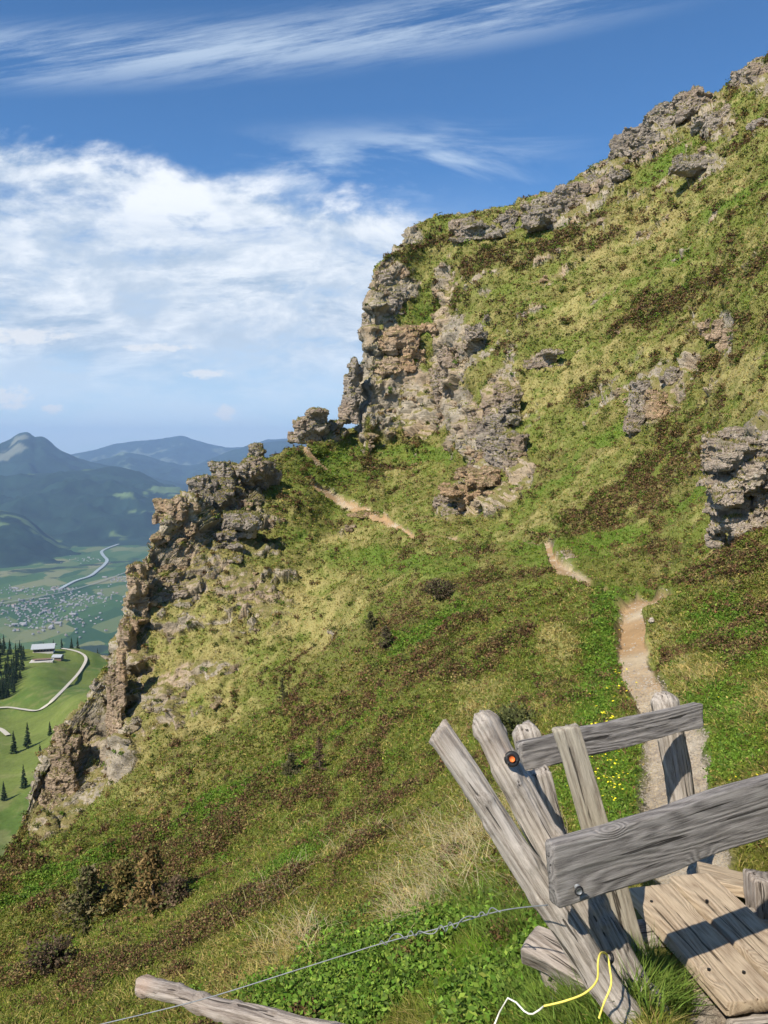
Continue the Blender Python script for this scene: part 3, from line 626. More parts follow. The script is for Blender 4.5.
swt = g1 * (.1 + heath[:-1, :-1] + .5 * sst(0, .4, nG[:-1, :-1])) * (RRc > 8)
leaves('dwarf_shrubs', 'low rounded dwarf shrubs dotted over the slopes', swt, 2600, .06, .0052, .8, shrub_leaf, 'shrubs', per=60, flat=1.1)
def green_leaf(i, j):
    m = len(i); t = RNG.uniform(0, 1, m)[:, None]; return np.where(t < .6, np.array([.12,.21,.028]), np.where(t < .85, np.array([.21,.3,.05]), np.array([.1,.16,.035])))
lw = lush[:-1, :-1] * g1 * (1 - rock[:-1, :-1]) * (1 - heath[:-1, :-1])
leaves('low_herbs', 'low green herbs and bilberry leaves on the mid slope', lw * (RRc > 4) * (RRc < 24), 12000, .02, .003, 1.1, green_leaf, 'herbs')
u_, v_ = u0[:-1, :-1], v0[:-1, :-1]
herb = np.clip(1.3 - ((u_ - 440) / 135) ** 2 - ((v_ - 975) / 66) ** 2, 0, 1) + np.clip(1.2 - ((u_ - 300) / 120) ** 2 - ((v_ - 1010) / 30) ** 2, 0, 1) * .4
herb = herb * sst(-.2, .15, fbm(cen * 2.2, 3, 101)) * g1 * (RRc < 5.5)
leaves('leafy_herbs', 'bright green broad leaved herbs beside the leaning poles', herb, 4600, .05, .004, 1.7, green_leaf, 'herbs', lmin=.012, per=12, flat=1.)
# dry bent stalks near the wire
sw = straw[:-1, :-1] * g1 * (RRc > 2) * (RRc < 9) * np.clip(1.3 - ((u_ - 420) / 190) ** 2 - ((v_ - 880) / 110) ** 2, 0, 1)
p, nn, i, j = pick(wt * sw, 1800); c = rng_col(np.tile([.6,.5,.3], (1800, 1)), .2)
blades('dry_stalks', p, nn, c, RNG.uniform(.1, .24, 1800), np.full(1800, .003), np.full(1800, .9), 'tangled dry straw stalks lying on the near slope', True, .6)
# tall lush grass at the pole feet
fw = (np.clip(1.2 - ((u_ - 655) / 60) ** 2 - ((v_ - 995) / 30) ** 2, 0, 1) + .7 * np.clip(1.2 - ((u_ - 500) / 70) ** 2 - ((v_ - 915) / 34) ** 2, 0, 1) + .6 * np.clip(1.2 - ((u_ - 560) / 60) ** 2 - ((v_ - 1010) / 40) ** 2, 0, 1)) * np.where(board_zone, 0, 1) * (RRc < 5)
p, nn, i, j = pick(wt * fw, 5000); c = rng_col(np.tile([.15,.22,.04], (5000, 1)), .3)
blades('tall_grass', p, nn, c, RNG.uniform(.05, .15, 5000), RNG.uniform(.003, .005, 5000), np.full(5000, .45), 'taller dark green grass at the feet of the poles and walkway', True, .1)
# gravel
def stones(name, label, wsel, n, smin, spx, mat, smax=.05):
    p, nn, i, j = pick(wt * wsel, n); r = RR[i, j]; s = np.minimum(np.maximum(smin, spx * r / F), smax) * RNG.uniform(.5, 1.5, n)
    o8 = np.array([[1,0,0],[-1,0,0],[0,1,0],[0,-1,0],[0,0,1],[0,0,-1]], float)
    V = (p[:, None] + o8[None] * s[:, None, None] * RNG.uniform(.6, 1.2, (n, 6, 3)) * np.array([1, 1, .6]) + RNG.normal(0, .22, (n, 6, 3)) * s[:, None, None])
    f = np.array([[0,2,4],[2,1,4],[1,3,4],[3,0,4],[2,0,5],[1,2,5],[3,1,5],[0,3,5]]); fs = (np.arange(n)[:, None, None] * 6 + f[None]).reshape(-1, 3)
    o = mesh_np(name, V.reshape(-1, 3), [fs], mat, None, smooth=False); return tag(o, label, 'gravel', None, 'stuff')
ps = pathsoft[:-1, :-1]
stones('gravel', 'pale gravel strewn over the footpath', ps * (RRc < 20) * (.06 + .94 * sst(660, 715, v_)) * (RRc > 3.2), 17000, .005, 1.1, M_STONE)
gz = (np.clip(1.2 - ((u_ - 672) / 60) ** 2 - ((v_ - 1015) / 22) ** 2, 0, 1) + np.clip(1.2 - ((u_ - 765) / 30) ** 2 - ((v_ - 1010) / 20) ** 2, 0, 1))
stones('gravel', 'pale crushed stones in front of the walkway', gz * (RRc < 4), 3200, .009, 3.0, M_STONE)
stones('scree', 'small stones along the far eroded path', ps * (RRc >= 28), 500, .03, .8, M_STONE, .3)

# ------------------------------------------------------------------ timber
def timber(name, p0, p1, w, t, mat, parent, seed=0, rect=True, roll=0., tip=None, bumpy=1., taper=1., bow=0., nl=70, top='flat', face=None):
    """swept log or plank; local z runs along its length; p0/p1 world, w/t metres"""
    p0, p1 = Vector(p0), Vector(p1); ax = p1 - p0; L = ax.length; z = ax.normalized()
    f = Vector(face) if face else Vector((0, -1, 0)); y = (f - z * f.dot(z)).normalized(); x = y.cross(z)
    M = Matrix((x, y, z)).transposed().to_4x4() @ Matrix.Rotation(roll, 4, 'Z')
    if rect:
        sec = []; e = .1
        for (ax_, ay, bx, by, k) in ((-1,-1,1,-1,36), (1,-1,1,1,10), (1,1,-1,1,36), (-1,1,-1,-1,10)):
            for q in range(k):
                s = (q + .5) / k; sec.append((ax_ + (bx - ax_) * s, ay + (by - ay) * s))
        sec = np.array(sec)
    else:
        a = np.linspace(0, 2 * np.pi, 80, endpoint=False); sec = np.stack([np.cos(a), np.sin(a)], -1)
    ns = len(sec); zz = np.concatenate([[0, .002], np.linspace(.006, L - .006, nl), [L - .002, L]])
    V = np.zeros((len(zz), ns, 3)); off = seed * 7.3
    for k, zv in enumerate(zz):
        e = min(zv, L - zv); inset = 1 - .012 / max(w, t) * (2.2 if not rect else 1.) * max(0, 1 - e / .006); u = zv / L
        sx = w / 2 * lerp(1, taper, u) * inset; sy = t / 2 * lerp(1, taper, u) * inset
        V[k, :, 0] = sec[:, 0] * sx; V[k, :, 1] = sec[:, 1] * sy; V[k, :, 2] = zv
    Q = V.copy(); Q[..., 2] *= .12
    rad = unit(V * np.array([1, 1, 0]))
    g = fbm(Q * 60 + off, 3, seed) * .0022 + fbm(Q * 22 + off, 3, seed + 3) * .004
    Q2 = V.copy(); Q2[..., 2] *= .5; g += fbm(Q2 * 9 + off, 2, seed + 5) * .008 * bumpy + np.clip(fbm(V * 16 + off, 2, seed + 6) - .15, 0, 1) * .012 * (bumpy if not rect else 0)
    Qc = V.copy(); Qc[..., 2] *= .035; g -= np.clip(1 - np.abs(fbm(Qc * 26 + off, 2, seed + 12)) * 9, 0, 1) * .006 * (1 if not rect else .45)
    V += rad * g[..., None]
    u = (V[..., 2] / L)
    V[..., 0] += (fbm(np.stack([u * 2 + off, u * 0, u * 0], -1), 2, seed + 8)) * .012 * bumpy + bow * np.sin(u * np.pi)
    V[..., 1] += (fbm(np.stack([u * 2 + off, u * 0 + 5, u * 0], -1), 2, seed + 9)) * .008 * bumpy
    # broken / slanted ends
    en = fbm(np.stack([V[..., 0] * 25, V[..., 1] * 25, u * 0 + off], -1), 3, seed + 10)
    k1 = sst(.93, 1., u); V[..., 2] += k1 * (en * .012 * bumpy + (tip or 0) * V[..., 0])
    if top == 'round':
        rr = np.hypot(V[..., 0] / w * 2, V[..., 1] / t * 2); kk = sst(1 - .05 / L, 1, u); V[..., :2] *= (1 - .45 * kk ** 2)[..., None]
    V = V.reshape(-1, 3); nz = len(zz)
    i = np.arange(nz - 1)[:, None] * ns + np.arange(ns)[None]; i2 = np.arange(nz - 1)[:, None] * ns + (np.arange(ns)[None] + 1) % ns
    quads = np.stack([i, i2, i2 + ns, i + ns], -1).reshape(-1, 4)
    c0 = V[:ns].mean(0); c1 = V[-ns:].mean(0); V = np.vstack([V, c0, c1]); n0, n1 = nz * ns, nz * ns + 1
    a = np.arange(ns); b = (a + 1) % ns
    t0 = np.stack([b, a, np.full(ns, n0)], -1); t1 = np.stack([a + (nz-1)*ns, b + (nz-1)*ns, np.full(ns, n1)], -1)
    o = mesh_np(name, V, [quads, np.vstack([t0, t1])], mat, None, smooth=True)
    M.translation = p0
    if parent is not None:
        o.parent = parent; M = Matrix.Translation(-Vector(parent.location)) @ M
    o.matrix_local = M
    return o
def tube(name, pts, rad, mat, parent=None, ns=8, smooth_n=10):
    pts = np.array([list(p) for p in pts], float)
    if len(pts) > 2 and smooth_n:
        tt = np.arange(len(pts), dtype=float); q = np.linspace(0, len(pts) - 1, (len(pts) - 1) * smooth_n + 1)
        out = []
        for x in q:
            k = int(min(x, len(pts) - 2)); f = x - k; a, b, c, d = pts[max(k-1, 0)], pts[k], pts[k+1], pts[min(k+2, len(pts)-1)]
            out.append(.5 * ((2*b) + (-a+c)*f + (2*a-5*b+4*c-d)*f*f + (-a+3*b-3*c+d)*f**3))
        pts = np.array(out)
    if parent is not None: pts = pts - np.array(parent.location)
    T = unit(np.gradient(pts, axis=0)); ref = np.array([.31, .17, .93]); U = unit(np.cross(T, ref)); Vv = np.cross(T, U)
    a = np.linspace(0, 2 * np.pi, ns, endpoint=False)
    V = pts[:, None] + rad * (np.cos(a)[None, :, None] * U[:, None] + np.sin(a)[None, :, None] * Vv[:, None])
    n = len(pts); i = np.arange(n-1)[:, None]*ns + np.arange(ns)[None]; i2 = np.arange(n-1)[:, None]*ns + (np.arange(ns)[None]+1) % ns
    return mesh_np(name, V.reshape(-1, 3), [np.stack([i, i2, i2+ns, i+ns], -1).reshape(-1, 4), np.arange(ns)[None], (np.arange(ns)[::-1] + (n-1)*ns)[None]], mat, None, True, True, parent)

# ---- the leaning stile fence: all its timbers are nailed together
g0 = W(632, 1030, 2.08)
fence = empty('wooden_fence', (g0.x, g0.y, g0.z), 'weathered grey stile fence of leaning poles and two rails beside the walkway', 'fence')
tag(timber('pole', W(655, 1062, 2.06), W(437, 730, 2.28), .086, .08, M_W1, fence, 1, rect=False, taper=.93, nl=120, bumpy=1.2, tip=-.25), 'leftmost leaning pole with a sawn slanted top')
tag(timber('pole', W(668, 1058, 2.2), W(481, 712, 2.42), .094, .08, M_W1, fence, 2, rect=False, taper=1.0, nl=120, bumpy=1.6, top='round'), 'second leaning pole with a worn rounded head')
timber('post', W(556, 870, 2.86), W(523, 724, 2.9), .1, .07, M_W1, fence, 3, rect=True, nl=60, tip=-.1, top='round', bumpy=.6)
timber('brace', W(560, 862, 2.62), W(533, 772, 2.62), .085, .05, M_W1, fence, 4, rect=True, nl=40, tip=0)
tag(timber('slat', W(634, 962, 2.66), W(566, 727, 2.56), .095, .035, M_W3, fence, 5, rect=True, nl=100, bumpy=.7, tip=.15, taper=.9), 'pale flat slat catching the sun')
timber('post', W(690, 850, 3.3), W(663, 693, 3.3), .115, .09, M_W1, fence, 6, rect=False, nl=90, top='round', bumpy=1.2)
timber('rail', W(519, 756, 2.72), W(699, 714, 3.18), .1, .04, M_W2, fence, 7, rect=True, nl=110, roll=0, face=(.3,-1,.2), bumpy=.8, tip=.1)
tag(timber('rail', W(552, 875, 2.0), W(800, 797, 2.36), .168, .042, M_W2, fence, 8, rect=True, nl=170, face=(.36,-1,.1), bumpy=.6, tip=0), 'wide front rail with swirling grain and knots')
# insulators screwed to the poles
def ring(name, c, axis, r, rr, mat, parent):
    ax = Vector(axis).normalized(); u = ax.orthogonal().normalized(); v = ax.cross(u)
    pts = [Vector(c) + u * math.cos(a) * r + v * math.sin(a) * r for a in np.linspace(0, 2 * math.pi, 25)]
    return tube(name, pts, rr, mat, parent, 10, 0)
ic = W(512, 759, 2.33)
ins = ring('insulator', ic, (-.1, -1, .35), .016, .008, M_BLK, fence); ins['label'] = 'black ring insulator with an orange centre'
knob = tube('insulator_core', [ic + Vector((0, .03, -.01)), ic, ic + Vector((-.002, -.014, .005))], .0085, M_ORG, fence, 12, 3)
knob.parent = ins
ic2 = W(609, 957, 2.06)
ins2 = ring('insulator', ic2, (.5, -.6, .6), .012, .005, M_BLK, fence); ins2['label'] = 'small black ring holding the yellow cord'
# bolt in the rail
bc = W(579, 891, 1.985)
tube('bolt', [bc + Vector((0, .02, 0)), bc + Vector((0, -.004, 0))], .0075, M_WIRE, fence, 12, 0)
ring('washer', bc, (0.3, -1, 0.1), .011, .002, M_BLK, fence)

# ---- walkway
wk = empty('plank_walkway', (1.1, 2.5, ZB), 'sunlit wooden plank walkway in the lower right corner', 'walkway')
def bpt(along, across, z): q = BO + BD * along + BP * across; return Vector((q.x, q.y, z))
timber('plank', bpt(.0, .095, ZB - .022), bpt(.61, .1, ZB - .022), .178, .045, M_W4, wk, 21, nl=120, face=(0, 0, 1), bumpy=.4)
timber('plank', bpt(-.06, .298, ZB - .03), bpt(1.1, .308, ZB - .03), .17, .045, M_W4, wk, 22, nl=120, face=(0, 0, 1), bumpy=.4)
for a_, c_ in ((.1, .05), (.13, .25), (.47, .04), (.5, .14), (.42, .34)):
    q_ = bpt(a_, c_, ZB + .004); tube('nail', [q_ - Vector((0, 0, .02)), q_], .0055, M_BLK, wk, 10, 0)
timber('cross_beam', bpt(.12, -.03, ZB - .10), bpt(.12, .75, ZB - .11), .09, .1, M_W1, wk, 24, rect=False, nl=60, face=(0, 0, 1))
timber('cross_beam', bpt(.62, .02, ZB - .10), bpt(.62, .75, ZB - .11), .09, .1, M_W1, wk, 25, rect=False, nl=60, face=(0, 0, 1))
st = timber('wooden_stub', W(764, 915, 2.86), W(762, 876, 2.86), .1, .1, M_W5, None, 26, rect=True, nl=30, tip=.2, bumpy=.5); tag(st, 'dark post stub with a split behind the walkway at the right edge', 'post')
sp = timber('wooden_step', W(699, 874, 3.06), W(775, 893, 2.98), .2, .04, M_W4, None, 27, nl=50, face=(0, .2, 1), bumpy=.4); tag(sp, 'lower worn step plank behind the walkway', 'step')
bl = timber('wooden_block', W(528, 945, 2.42), W(590, 985, 2.3), .1, .075, M_W5, None, 28, rect=True, nl=50, face=(-.2, -.3, 1), bumpy=2.); tag(bl, 'short rotten timber block behind the two leaning poles', 'timber')
bl2 = timber('wooden_peg', W(560, 1010, 2.38), W(548, 955, 2.42), .06, .05, M_W5, None, 29, rect=True, nl=30); tag(bl2, 'dark upright peg under the rotten timber block', 'peg')
lg = timber('log', W(345, 1040, 2.62), W(140, 987, 3.15), .088, .075, M_W5, None, 30, rect=False, nl=160, face=(0, -.5, 1), bumpy=1.6, taper=.8); tag(lg, 'weathered log lying in the grass at the bottom', 'log')

# ---- wires and cords
wire = [W(98, 1025, 2.4), W(200, 1000, 2.38), W(300, 969, 2.35), W(380, 944, 2.3), W(440, 928, 2.25), W(500, 911, 2.18), W(548, 905, 2.02)]
wr = empty('fence_wire', wire[0], 'thin grey fence wire running from the poles down to the left', 'wire')
tube('strand', wire, .0018, M_WIRE, wr, 6, 12)
tw = []
for q in range(60):
    s = q / 59; b = wire[3].lerp(wire[5], s) ; a = q * .9 + 1.6 * math.sin(q * .37); am = .003 + .008 * abs(math.sin(s * 7.3 + .4)); tw.append(b + Vector((0, math.cos(a) * am, math.sin(a) * am + .006 * math.sin(s * 9))))
tube('twisted_strand', tw, .0017, M_WIRE, wr, 6, 2)
yc = tube('yellow_twine', [W(544, 1006, 2.0), W(565, 1001, 1.98), W(585, 993, 1.95), W(597, 980, 1.93), W(598, 962, 1.93), W(601, 953, 1.97), W(607, 955, 2.02), W(610, 970, 1.98), W(611, 985, 1.95), W(604, 1003, 1.93), W(599, 1018, 1.93)], .0026, M_YEL, None, 8, 10)
tag(yc, 'yellow cord looped through the small ring on the lower pole', 'cord')
wc = tube('white_string', [W(494, 1026, 2.15), W(508, 998, 2.1), W(524, 1011, 2.05), W(533, 1014, 2.02), W(544, 1006, 2.0)], .0024, M_WHT, None, 6, 2)
tag(wc, 'bent white string at the bottom left of the poles', 'string')
# loose stones at the near path
for k, (px, py, s, lb) in enumerate([(648, 958, .05, 'grey stone under the left edge of the walkway'), (698, 728, .05, 'flat pale stone beside the end of the back rail'), (651, 622, .11, 'pale stones at the inside of the path bend'), (654, 1012, .03, 'white stone in the grass in front of the walkway')]):
    g = seen(px, py, 0, 6)
    if g:
        q = g[0]; r_ = math.hypot(q.x, q.y); o = rock_thing('stone', lb, px, py, s * F / r_ * 1.6, s * F / r_, r_, M_STONE, 200 + k, blocks=5, cat='stone', vox=1.); o.location = q + Vector((0, 0, s * .2))

# ---- yellow flowers: each one an object
fl = None; fcount = 0
zones = [(605, 775, 26, 26), (600, 740, 18, 20), (620, 680, 12, 30), (730, 790, 40, 14), (735, 655, 40, 30), (608, 830, 14, 10)]
for k in range(150):
    z = zones[min(int(abs(random.gauss(0, 1.6))), 5)]; px, py = random.gauss(z[0], z[2] * .6), random.gauss(z[1], z[3] * .6)
    g = seen(px, py, 0, 5)
    if g is None: continue
    q = g[0]
    if fl is None:
        fl = bpy.data.objects.new('yellow_flower', None); COL.objects.link(fl)
        a = np.linspace(0, 2 * np.pi, 11)[:-1]; rr = np.where(np.arange(10) % 2 == 0, 1., .55)
        V = np.vstack([np.stack([np.cos(a) * rr * .013, np.sin(a) * rr * .013, .004 + 0 * a], -1), [[0, 0, 0]], [[0, 0, .006]]]); ii = np.arange(10)
        fh = mesh_np('flower_head', V, [np.stack([ii, (ii + 1) % 10, np.full(10, 10)], -1)[:, ::-1], np.stack([ii, (ii + 1) % 10, np.full(10, 11)], -1)], M_FLW, None, False, True, fl); fh.location = (0, 0, .075); fh.rotation_euler = (.3, -.1, 0)
        stm = tube('stem', [Vector((0, 0, -.02)), Vector((.004, 0, .03)), Vector((0, 0, .076))], .0012, M_STEM, fl, 5, 2); tag(fl, 'small yellow meadow flower in the grass beside the path', 'flower', 'small yellow flowers beside the path'); o = fl; ch = [fh, stm]
    else:
        o = fl.copy(); COL.objects.link(o)
        for c_ in ch: d = c_.copy(); COL.objects.link(d); d.parent = o
    s = random.uniform(.5, .85) * (1 if q.y < 6 else 1.6); o.location = q; o.scale = (s,) * 3; o.rotation_euler = (random.uniform(-.2, .2), random.uniform(-.2, .2), random.uniform(0, 6))

# ------------------------------------------------------------------ conifers
M_BARK = mat_plain('bark', (.1,.075,.055), .9)
def conifer_mesh(h, rad, tiers, per, base_col, seed, droop=.35, leaf=.5):
    rng = np.random.default_rng(seed); V = []; cc = []
    n = tiers * per; zf = np.sort(rng.uniform(.06, 1, n)) ** .9; a = rng.uniform(0, 2 * np.pi, n)
    L = rad * (1.02 - zf) * rng.uniform(.65, 1.15, n) + .03 * rad
    d = np.stack([np.cos(a), np.sin(a), -droop * (1 - zf * .9) + 0 * a], -1); base = np.stack([0 * a, 0 * a, zf * h], -1); tip = base + d * L[:, None]
    sd = np.stack([-np.sin(a), np.cos(a), 0 * a], -1); w = (L * leaf * .5 + .02 * rad)[:, None]
    m1 = base + d * (L * .55)[:, None]; dn = np.array([0, 0, -1.]) * w * .5
    V = np.stack([base, m1 + sd * w + dn, tip, m1 - sd * w + dn, m1 + np.array([0, 0, .04]) * h * .3], 1).reshape(-1, 3)
    k = np.arange(n)[:, None] * 5; f = np.concatenate([k + np.array([0, 1, 4]), k + np.array([1, 2, 4]), k + np.array([2, 3, 4]), k + np.array([3, 0, 4])])
    c = np.array(base_col)[None] * (1 + rng.normal(0, .22, (n, 1)))
    return V, f, np.repeat(c, 5, 0)
def conifer(name, loc, h, rad, colr, seed, label, cat, group=None, tiers=16, per=9, droop=.35, wild=None):
    e = empty(name, loc, label, cat, group); V, f, c = conifer_mesh(h, rad, tiers, per, colr, seed, droop, .3 if wild is not None else .5)
    if wild is not None: V = V + fbm(V * (2.6 / h) + wild * 3., 3, seed)[:, None] * np.array([[.9, .7, .35]]) * rad * .55; V[:, 2] = np.maximum(V[:, 2], -.05 * h)
    mesh_np('crown', V, [f], M_LEAF, c, False, True, e)
    tube('trunk', [Vector(loc) + Vector((0, 0, -.05 * h)), Vector(loc) + Vector((.01 * h, 0, .4 * h)), Vector(loc) + Vector((0, 0, .93 * h))], h * .018, M_BARK, e, 6, 3)
    return e
def bush(name, loc, h, rad, colr, seed, label, cat, cone):
    e = empty(name, loc, label, cat); rng = np.random.default_rng(seed); nb = 70; zb = rng.uniform(.05, 1, nb) ** .85; ab = rng.uniform(0, 6.283, nb)
    env = (1.04 - zb) if cone else np.sqrt(np.clip(1.08 - zb ** 2, .05, 1)); Lb = rad * env * rng.uniform(.45, 1.2, nb)
    tips = np.stack([np.cos(ab) * Lb, np.sin(ab) * Lb, zb * h * .92 + Lb * (.1 if cone else .3)], -1); root = np.stack([0 * ab, 0 * ab, zb * h * (.9 if cone else .35)], -1)
    m = 2600; k = rng.integers(0, nb, m); t = rng.uniform(.25, 1.05, m)[:, None]; q = root[k] * (1 - t) + tips[k] * t + rng.normal(0, 1, (m, 3)) * np.array([.075, .075, .05]) * rad
    sz = rad * .06 * rng.uniform(.5, 1.5, (m, 1)); a = unit((tips - root)[k] + rng.normal(0, .6 * rad, (m, 3))) * sz; b = unit(np.cross(a, rng.normal(0, 1, (m, 3)))) * sz * .5
    V = np.stack([q - a, q + b, q + a, q - b], 1).reshape(-1, 3); c = np.array(colr)[None] * (1 + rng.normal(0, .2, (nb, 1)))[k] * (1 + rng.normal(0, .25, (m, 1))); c = np.where(rng.uniform(0, 1, (m, 1)) < .2, np.array([.12,.14,.045]), c)
    mesh_np('foliage', V, [np.arange(m)[:, None] * 4 + np.arange(4)], M_LEAF, np.repeat(c, 4, 0), False, True, e)
    tube('trunk' if cone else 'stem', [Vector(loc) + Vector((0, 0, -.1 * h)), Vector(loc) + Vector((.02 * h, 0, .35 * h)), Vector(loc) + Vector((0, 0, .8 * h))], h * .02, M_BARK, e, 6, 3)
    return e
small = [(88,918,62,44,(.1,.085,.045),'low brown spruce leftmost of the small group on the slope'),(122,908,58,40,(.14,.105,.04),'golden brown young spruce in the middle of the group'),
 (150,912,78,46,(.14,.095,.04),'tallest browned young spruce of the group on the slope'),(176,902,30,34,(.1,.07,.045),'dark squat shrub at the right of the spruce group'),
 (281,702,30,9,(.07,.07,.035),'thin dark young spruce on the crag side of the gully'),(317,768,38,14,(.11,.07,.05),'brown young spruce standing alone on the near slope'),(290,772,24,18,(.09,.08,.045),'low dark shrub left of the lone brown spruce'),
 (386,648,26,16,(.075,.06,.04),'dark little spruce on the upper near slope'),(372,628,22,12,(.08,.075,.035),'small olive spruce beside the dark little spruce'),(52,968,26,36,(.085,.06,.04),'sprawling brown shrub low on the left slope'),
 (440,596,16,22,(.08,.06,.04),'dark rounded shrub on the slope below the far path'),(515,735,30,34,(.07,.075,.03),'dark green juniper behind the leaning poles')]
for k, (px, py, hp, wp, c_, lb) in enumerate(small):
    g = seen(px, py, 1, 10)
    if g is None: continue
    q = g[0]; r_ = q.y / F; sh = hp / wp < 1.1
    bush('small_spruce' if 'spruce' in lb else 'shrub', q - Vector((0, 0, hp * r_ * .1)), hp * r_ * 1.1, wp * r_ * .85, tuple(1.5 * x for x in c_), 300 + k, lb, 'spruce' if 'spruce' in lb else 'shrub', not sh or 'spruce' in lb)

# ------------------------------------------------------------------ the meadow hill with its hut
HR = {-600: [(1000,260),(930,340),(870,420),(820,520),(790,620),(760,710),(745,790)],
 -200: [(930,280),(860,360),(800,440),(750,540),(718,640),(690,730),(672,800)],
 0: [(900,300),(835,380),(778,455),(738,540),(706,640),(672,735),(650,812)],
 45: [(875,310),(815,390),(760,465),(722,550),(688,650),(663,745),(649,812)],
 75: [(865,320),(800,400),(750,470),(698,545),(690,650),(664,755),(649,815)],
 118: [(860,330),(795,410),(735,480),(688,560),(684,660),(672,755),(661,812)],
 200: [(890,330),(835,410),(785,480),(745,565),(725,660),(708,755),(696,812)],
 450: [(1000,330),(950,410),(910,480),(880,560),(860,660),(845,750),(835,812)]}
hx = np.concatenate([np.linspace(-600, -30, 50), np.arange(-28, 200, 2.), np.linspace(202, 450, 30)])
HX, HY, HRr, HS = loft(HR, None, (lambda c, L: (L[-1][0] + 26, 930), lambda c, L: (L[-2][0] + 75, 1150), lambda c, L: (L[-3][0] + 150, 1700), lambda c, L: (L[-4][0] + 170, 3000)), xs=hx, rowstep=2.)
HP0 = at_range(HX, HY, HRr); HN = grid_normals(HP0); HN = np.where(HN[..., 2:] < 0, -HN, HN)
HPt = HP0 + np.array([0, 0, 1.]) * (fbm(HP0 * .02, 4, 5) * 3.0 + fbm(HP0 * .1, 3, 6) * .5)[..., None]
hn1 = fbm(HP0 * .02, 4, 8); hn2 = fbm(HP0 * .12, 4, 9)
hc = mx3(C(.085,.135,.028), C(.13,.165,.04), sst(-.3, .3, hn1 + .4 * hn2)); hc = mx3(hc, C(.2,.2,.08), sst(.2, .6, hn2 - hn1 * .5 + .25 * (HS < 3)) * .6)
hc = mx3(hc, C(.02,.035,.015), sst(6.3, 6.8, HS))
tag(mesh_np('meadow_hill', HPt.reshape(-1, 3), grid_faces(*HX.shape), mat_ground('meadow turf', .05, .45, .6), hc.reshape(-1, 3)), kind='structure')
HPR = project(HPt)
def hill_at(px, py, smax=6.3):
    u, v, d = HPR; m = (HS < smax); k = np.argmin(np.where(m, (u - px) ** 2 + (v - py) ** 2 + d * 1e-4, 1e9)); return Vector(HPt.reshape(-1, 3)[k])
M_TRK = mat_plain('gravel track', (.4,.37,.31), .9)
def ribbon(name, pts, w, mat, lift, kind='structure'):
    pts = [Vector(p) for p in pts]; out = []
    for a, b, c, d in zip([pts[0]] + pts[:-2], pts[:-1], pts[1:], pts[2:] + [pts[-1]]):
        for f in np.linspace(0, 1, 10, endpoint=False): out.append(.5 * ((2*b) + (c-a)*f + (2*a-5*b+4*c-d)*f*f + (3*b-3*c+d-a)*f**3))
    out.append(pts[-1]); V = []
    for k, p in enumerate(out):
        t = out[min(k+1, len(out)-1)] - out[max(k-1, 0)]; s = Vector((-t.y, t.x, 0)).normalized() * w / 2; V += [p - s + Vector((0, 0, lift)), p + s + Vector((0, 0, lift))]
    i = np.arange(len(out) - 1)[:, None] * 2; o = mesh_np(name, np.array([list(v) for v in V]), [i + np.array([0, 1, 3, 2])], mat); return tag(o, kind=kind)
trk = [(62,649),(78,652),(85,660),(80,672),(68,686),(55,698),(46,706),(36,711),(22,711),(8,708),(-8,710)]
ribbon('gravel_track', [hill_at(*t) for t in trk], 2.7, M_TRK, 1.0)
ribbon('gravel_track', [hill_at(*t) for t in [(-10,728),(0,731),(9,736)]], 3.2, M_TRK, 1.0)
M_HROOF = mat_plain('light metal roof', (.3,.32,.34), .6, 0.); M_HWALL = mat_plain('dark timber wall', (.16,.11,.08), .8); M_HPL = mat_plain('pale render', (.42,.4,.37), .8)
M_GLS = mat_plain('dark window glass', (.03,.04,.05), .2)
def box(name, c, s, mat, parent, rz=0.):
    V = np.array([[x, y, z] for x in (-.5, .5) for y in (-.5, .5) for z in (-.5, .5)]) * np.array(s)
    f = np.array([[0,1,3,2],[4,6,7,5],[0,4,5,1],[2,3,7,6],[0,2,6,4],[1,5,7,3]]); o = mesh_np(name, V, [f], mat, None, False, True, parent); o.location = c; o.rotation_euler = (0, 0, rz); return o
def gable(name, c, s, mat, parent, th=.6):
    x, y, z = s; V = []
    prof = [(-y/2, 0), (0, z), (y/2, 0), (y/2, -th), (0, z - th), (-y/2, -th)]
    for xx in (-x/2, x/2): V += [[xx, a, b] for a, b in prof]
    f = [[0,1,7,6],[1,2,8,7],[2,3,9,8],[3,4,10,9],[4,5,11,10],[5,0,6,11]]; caps = [[0,5,4,1],[1,4,3,2],[6,7,10,11],[7,8,9,10]]
    o = mesh_np(name, np.array(V), [np.array(f + caps)], mat, None, False, True, parent); o.location = c; return o
hq = hill_at(44, 652); hut = empty('mountain_hut', hq, 'grey roofed mountain hut on top of the green meadow hill', 'hut'); hut.rotation_euler = (0, 0, .25); hut.scale = (.72, .72, .72)
box('wall', (0, 0, 2.5), (24, 12, 7), M_HWALL, hut); box('plinth', (0, -1, .2), (25, 13, 2.5), M_HPL, hut)
gable('roof', (0, 0, 6.4), (29, 19, 4.6), M_HROOF, hut)
for k in range(6): box('window', (-9.5 + 3.8 * k, -6.05, 3.4), (1.8, .2, 1.8), M_GLS, hut)
tube('mast', [hq + Vector((6, 3, 8)), hq + Vector((6, 3, 18))], .22, M_WIRE, None, 6, 0).parent = hut
mst = [c for c in hut.children if c.name.startswith('mast')][0]; mst.data.transform(Matrix.Translation(-hq))
tq = hill_at(42, 661); terr = empty('terrace', tq, 'paved terrace with dark parasols below the mountain hut', 'terrace'); terr.rotation_euler = (0, 0, .25); terr.scale = (.75, .8, .75)
box('deck', (0, 0, .6), (26, 12, 1.6), M_HPL, terr); box('low_wall', (-2, -7.5, .4), (22, .8, 2.6), M_HPL, terr)
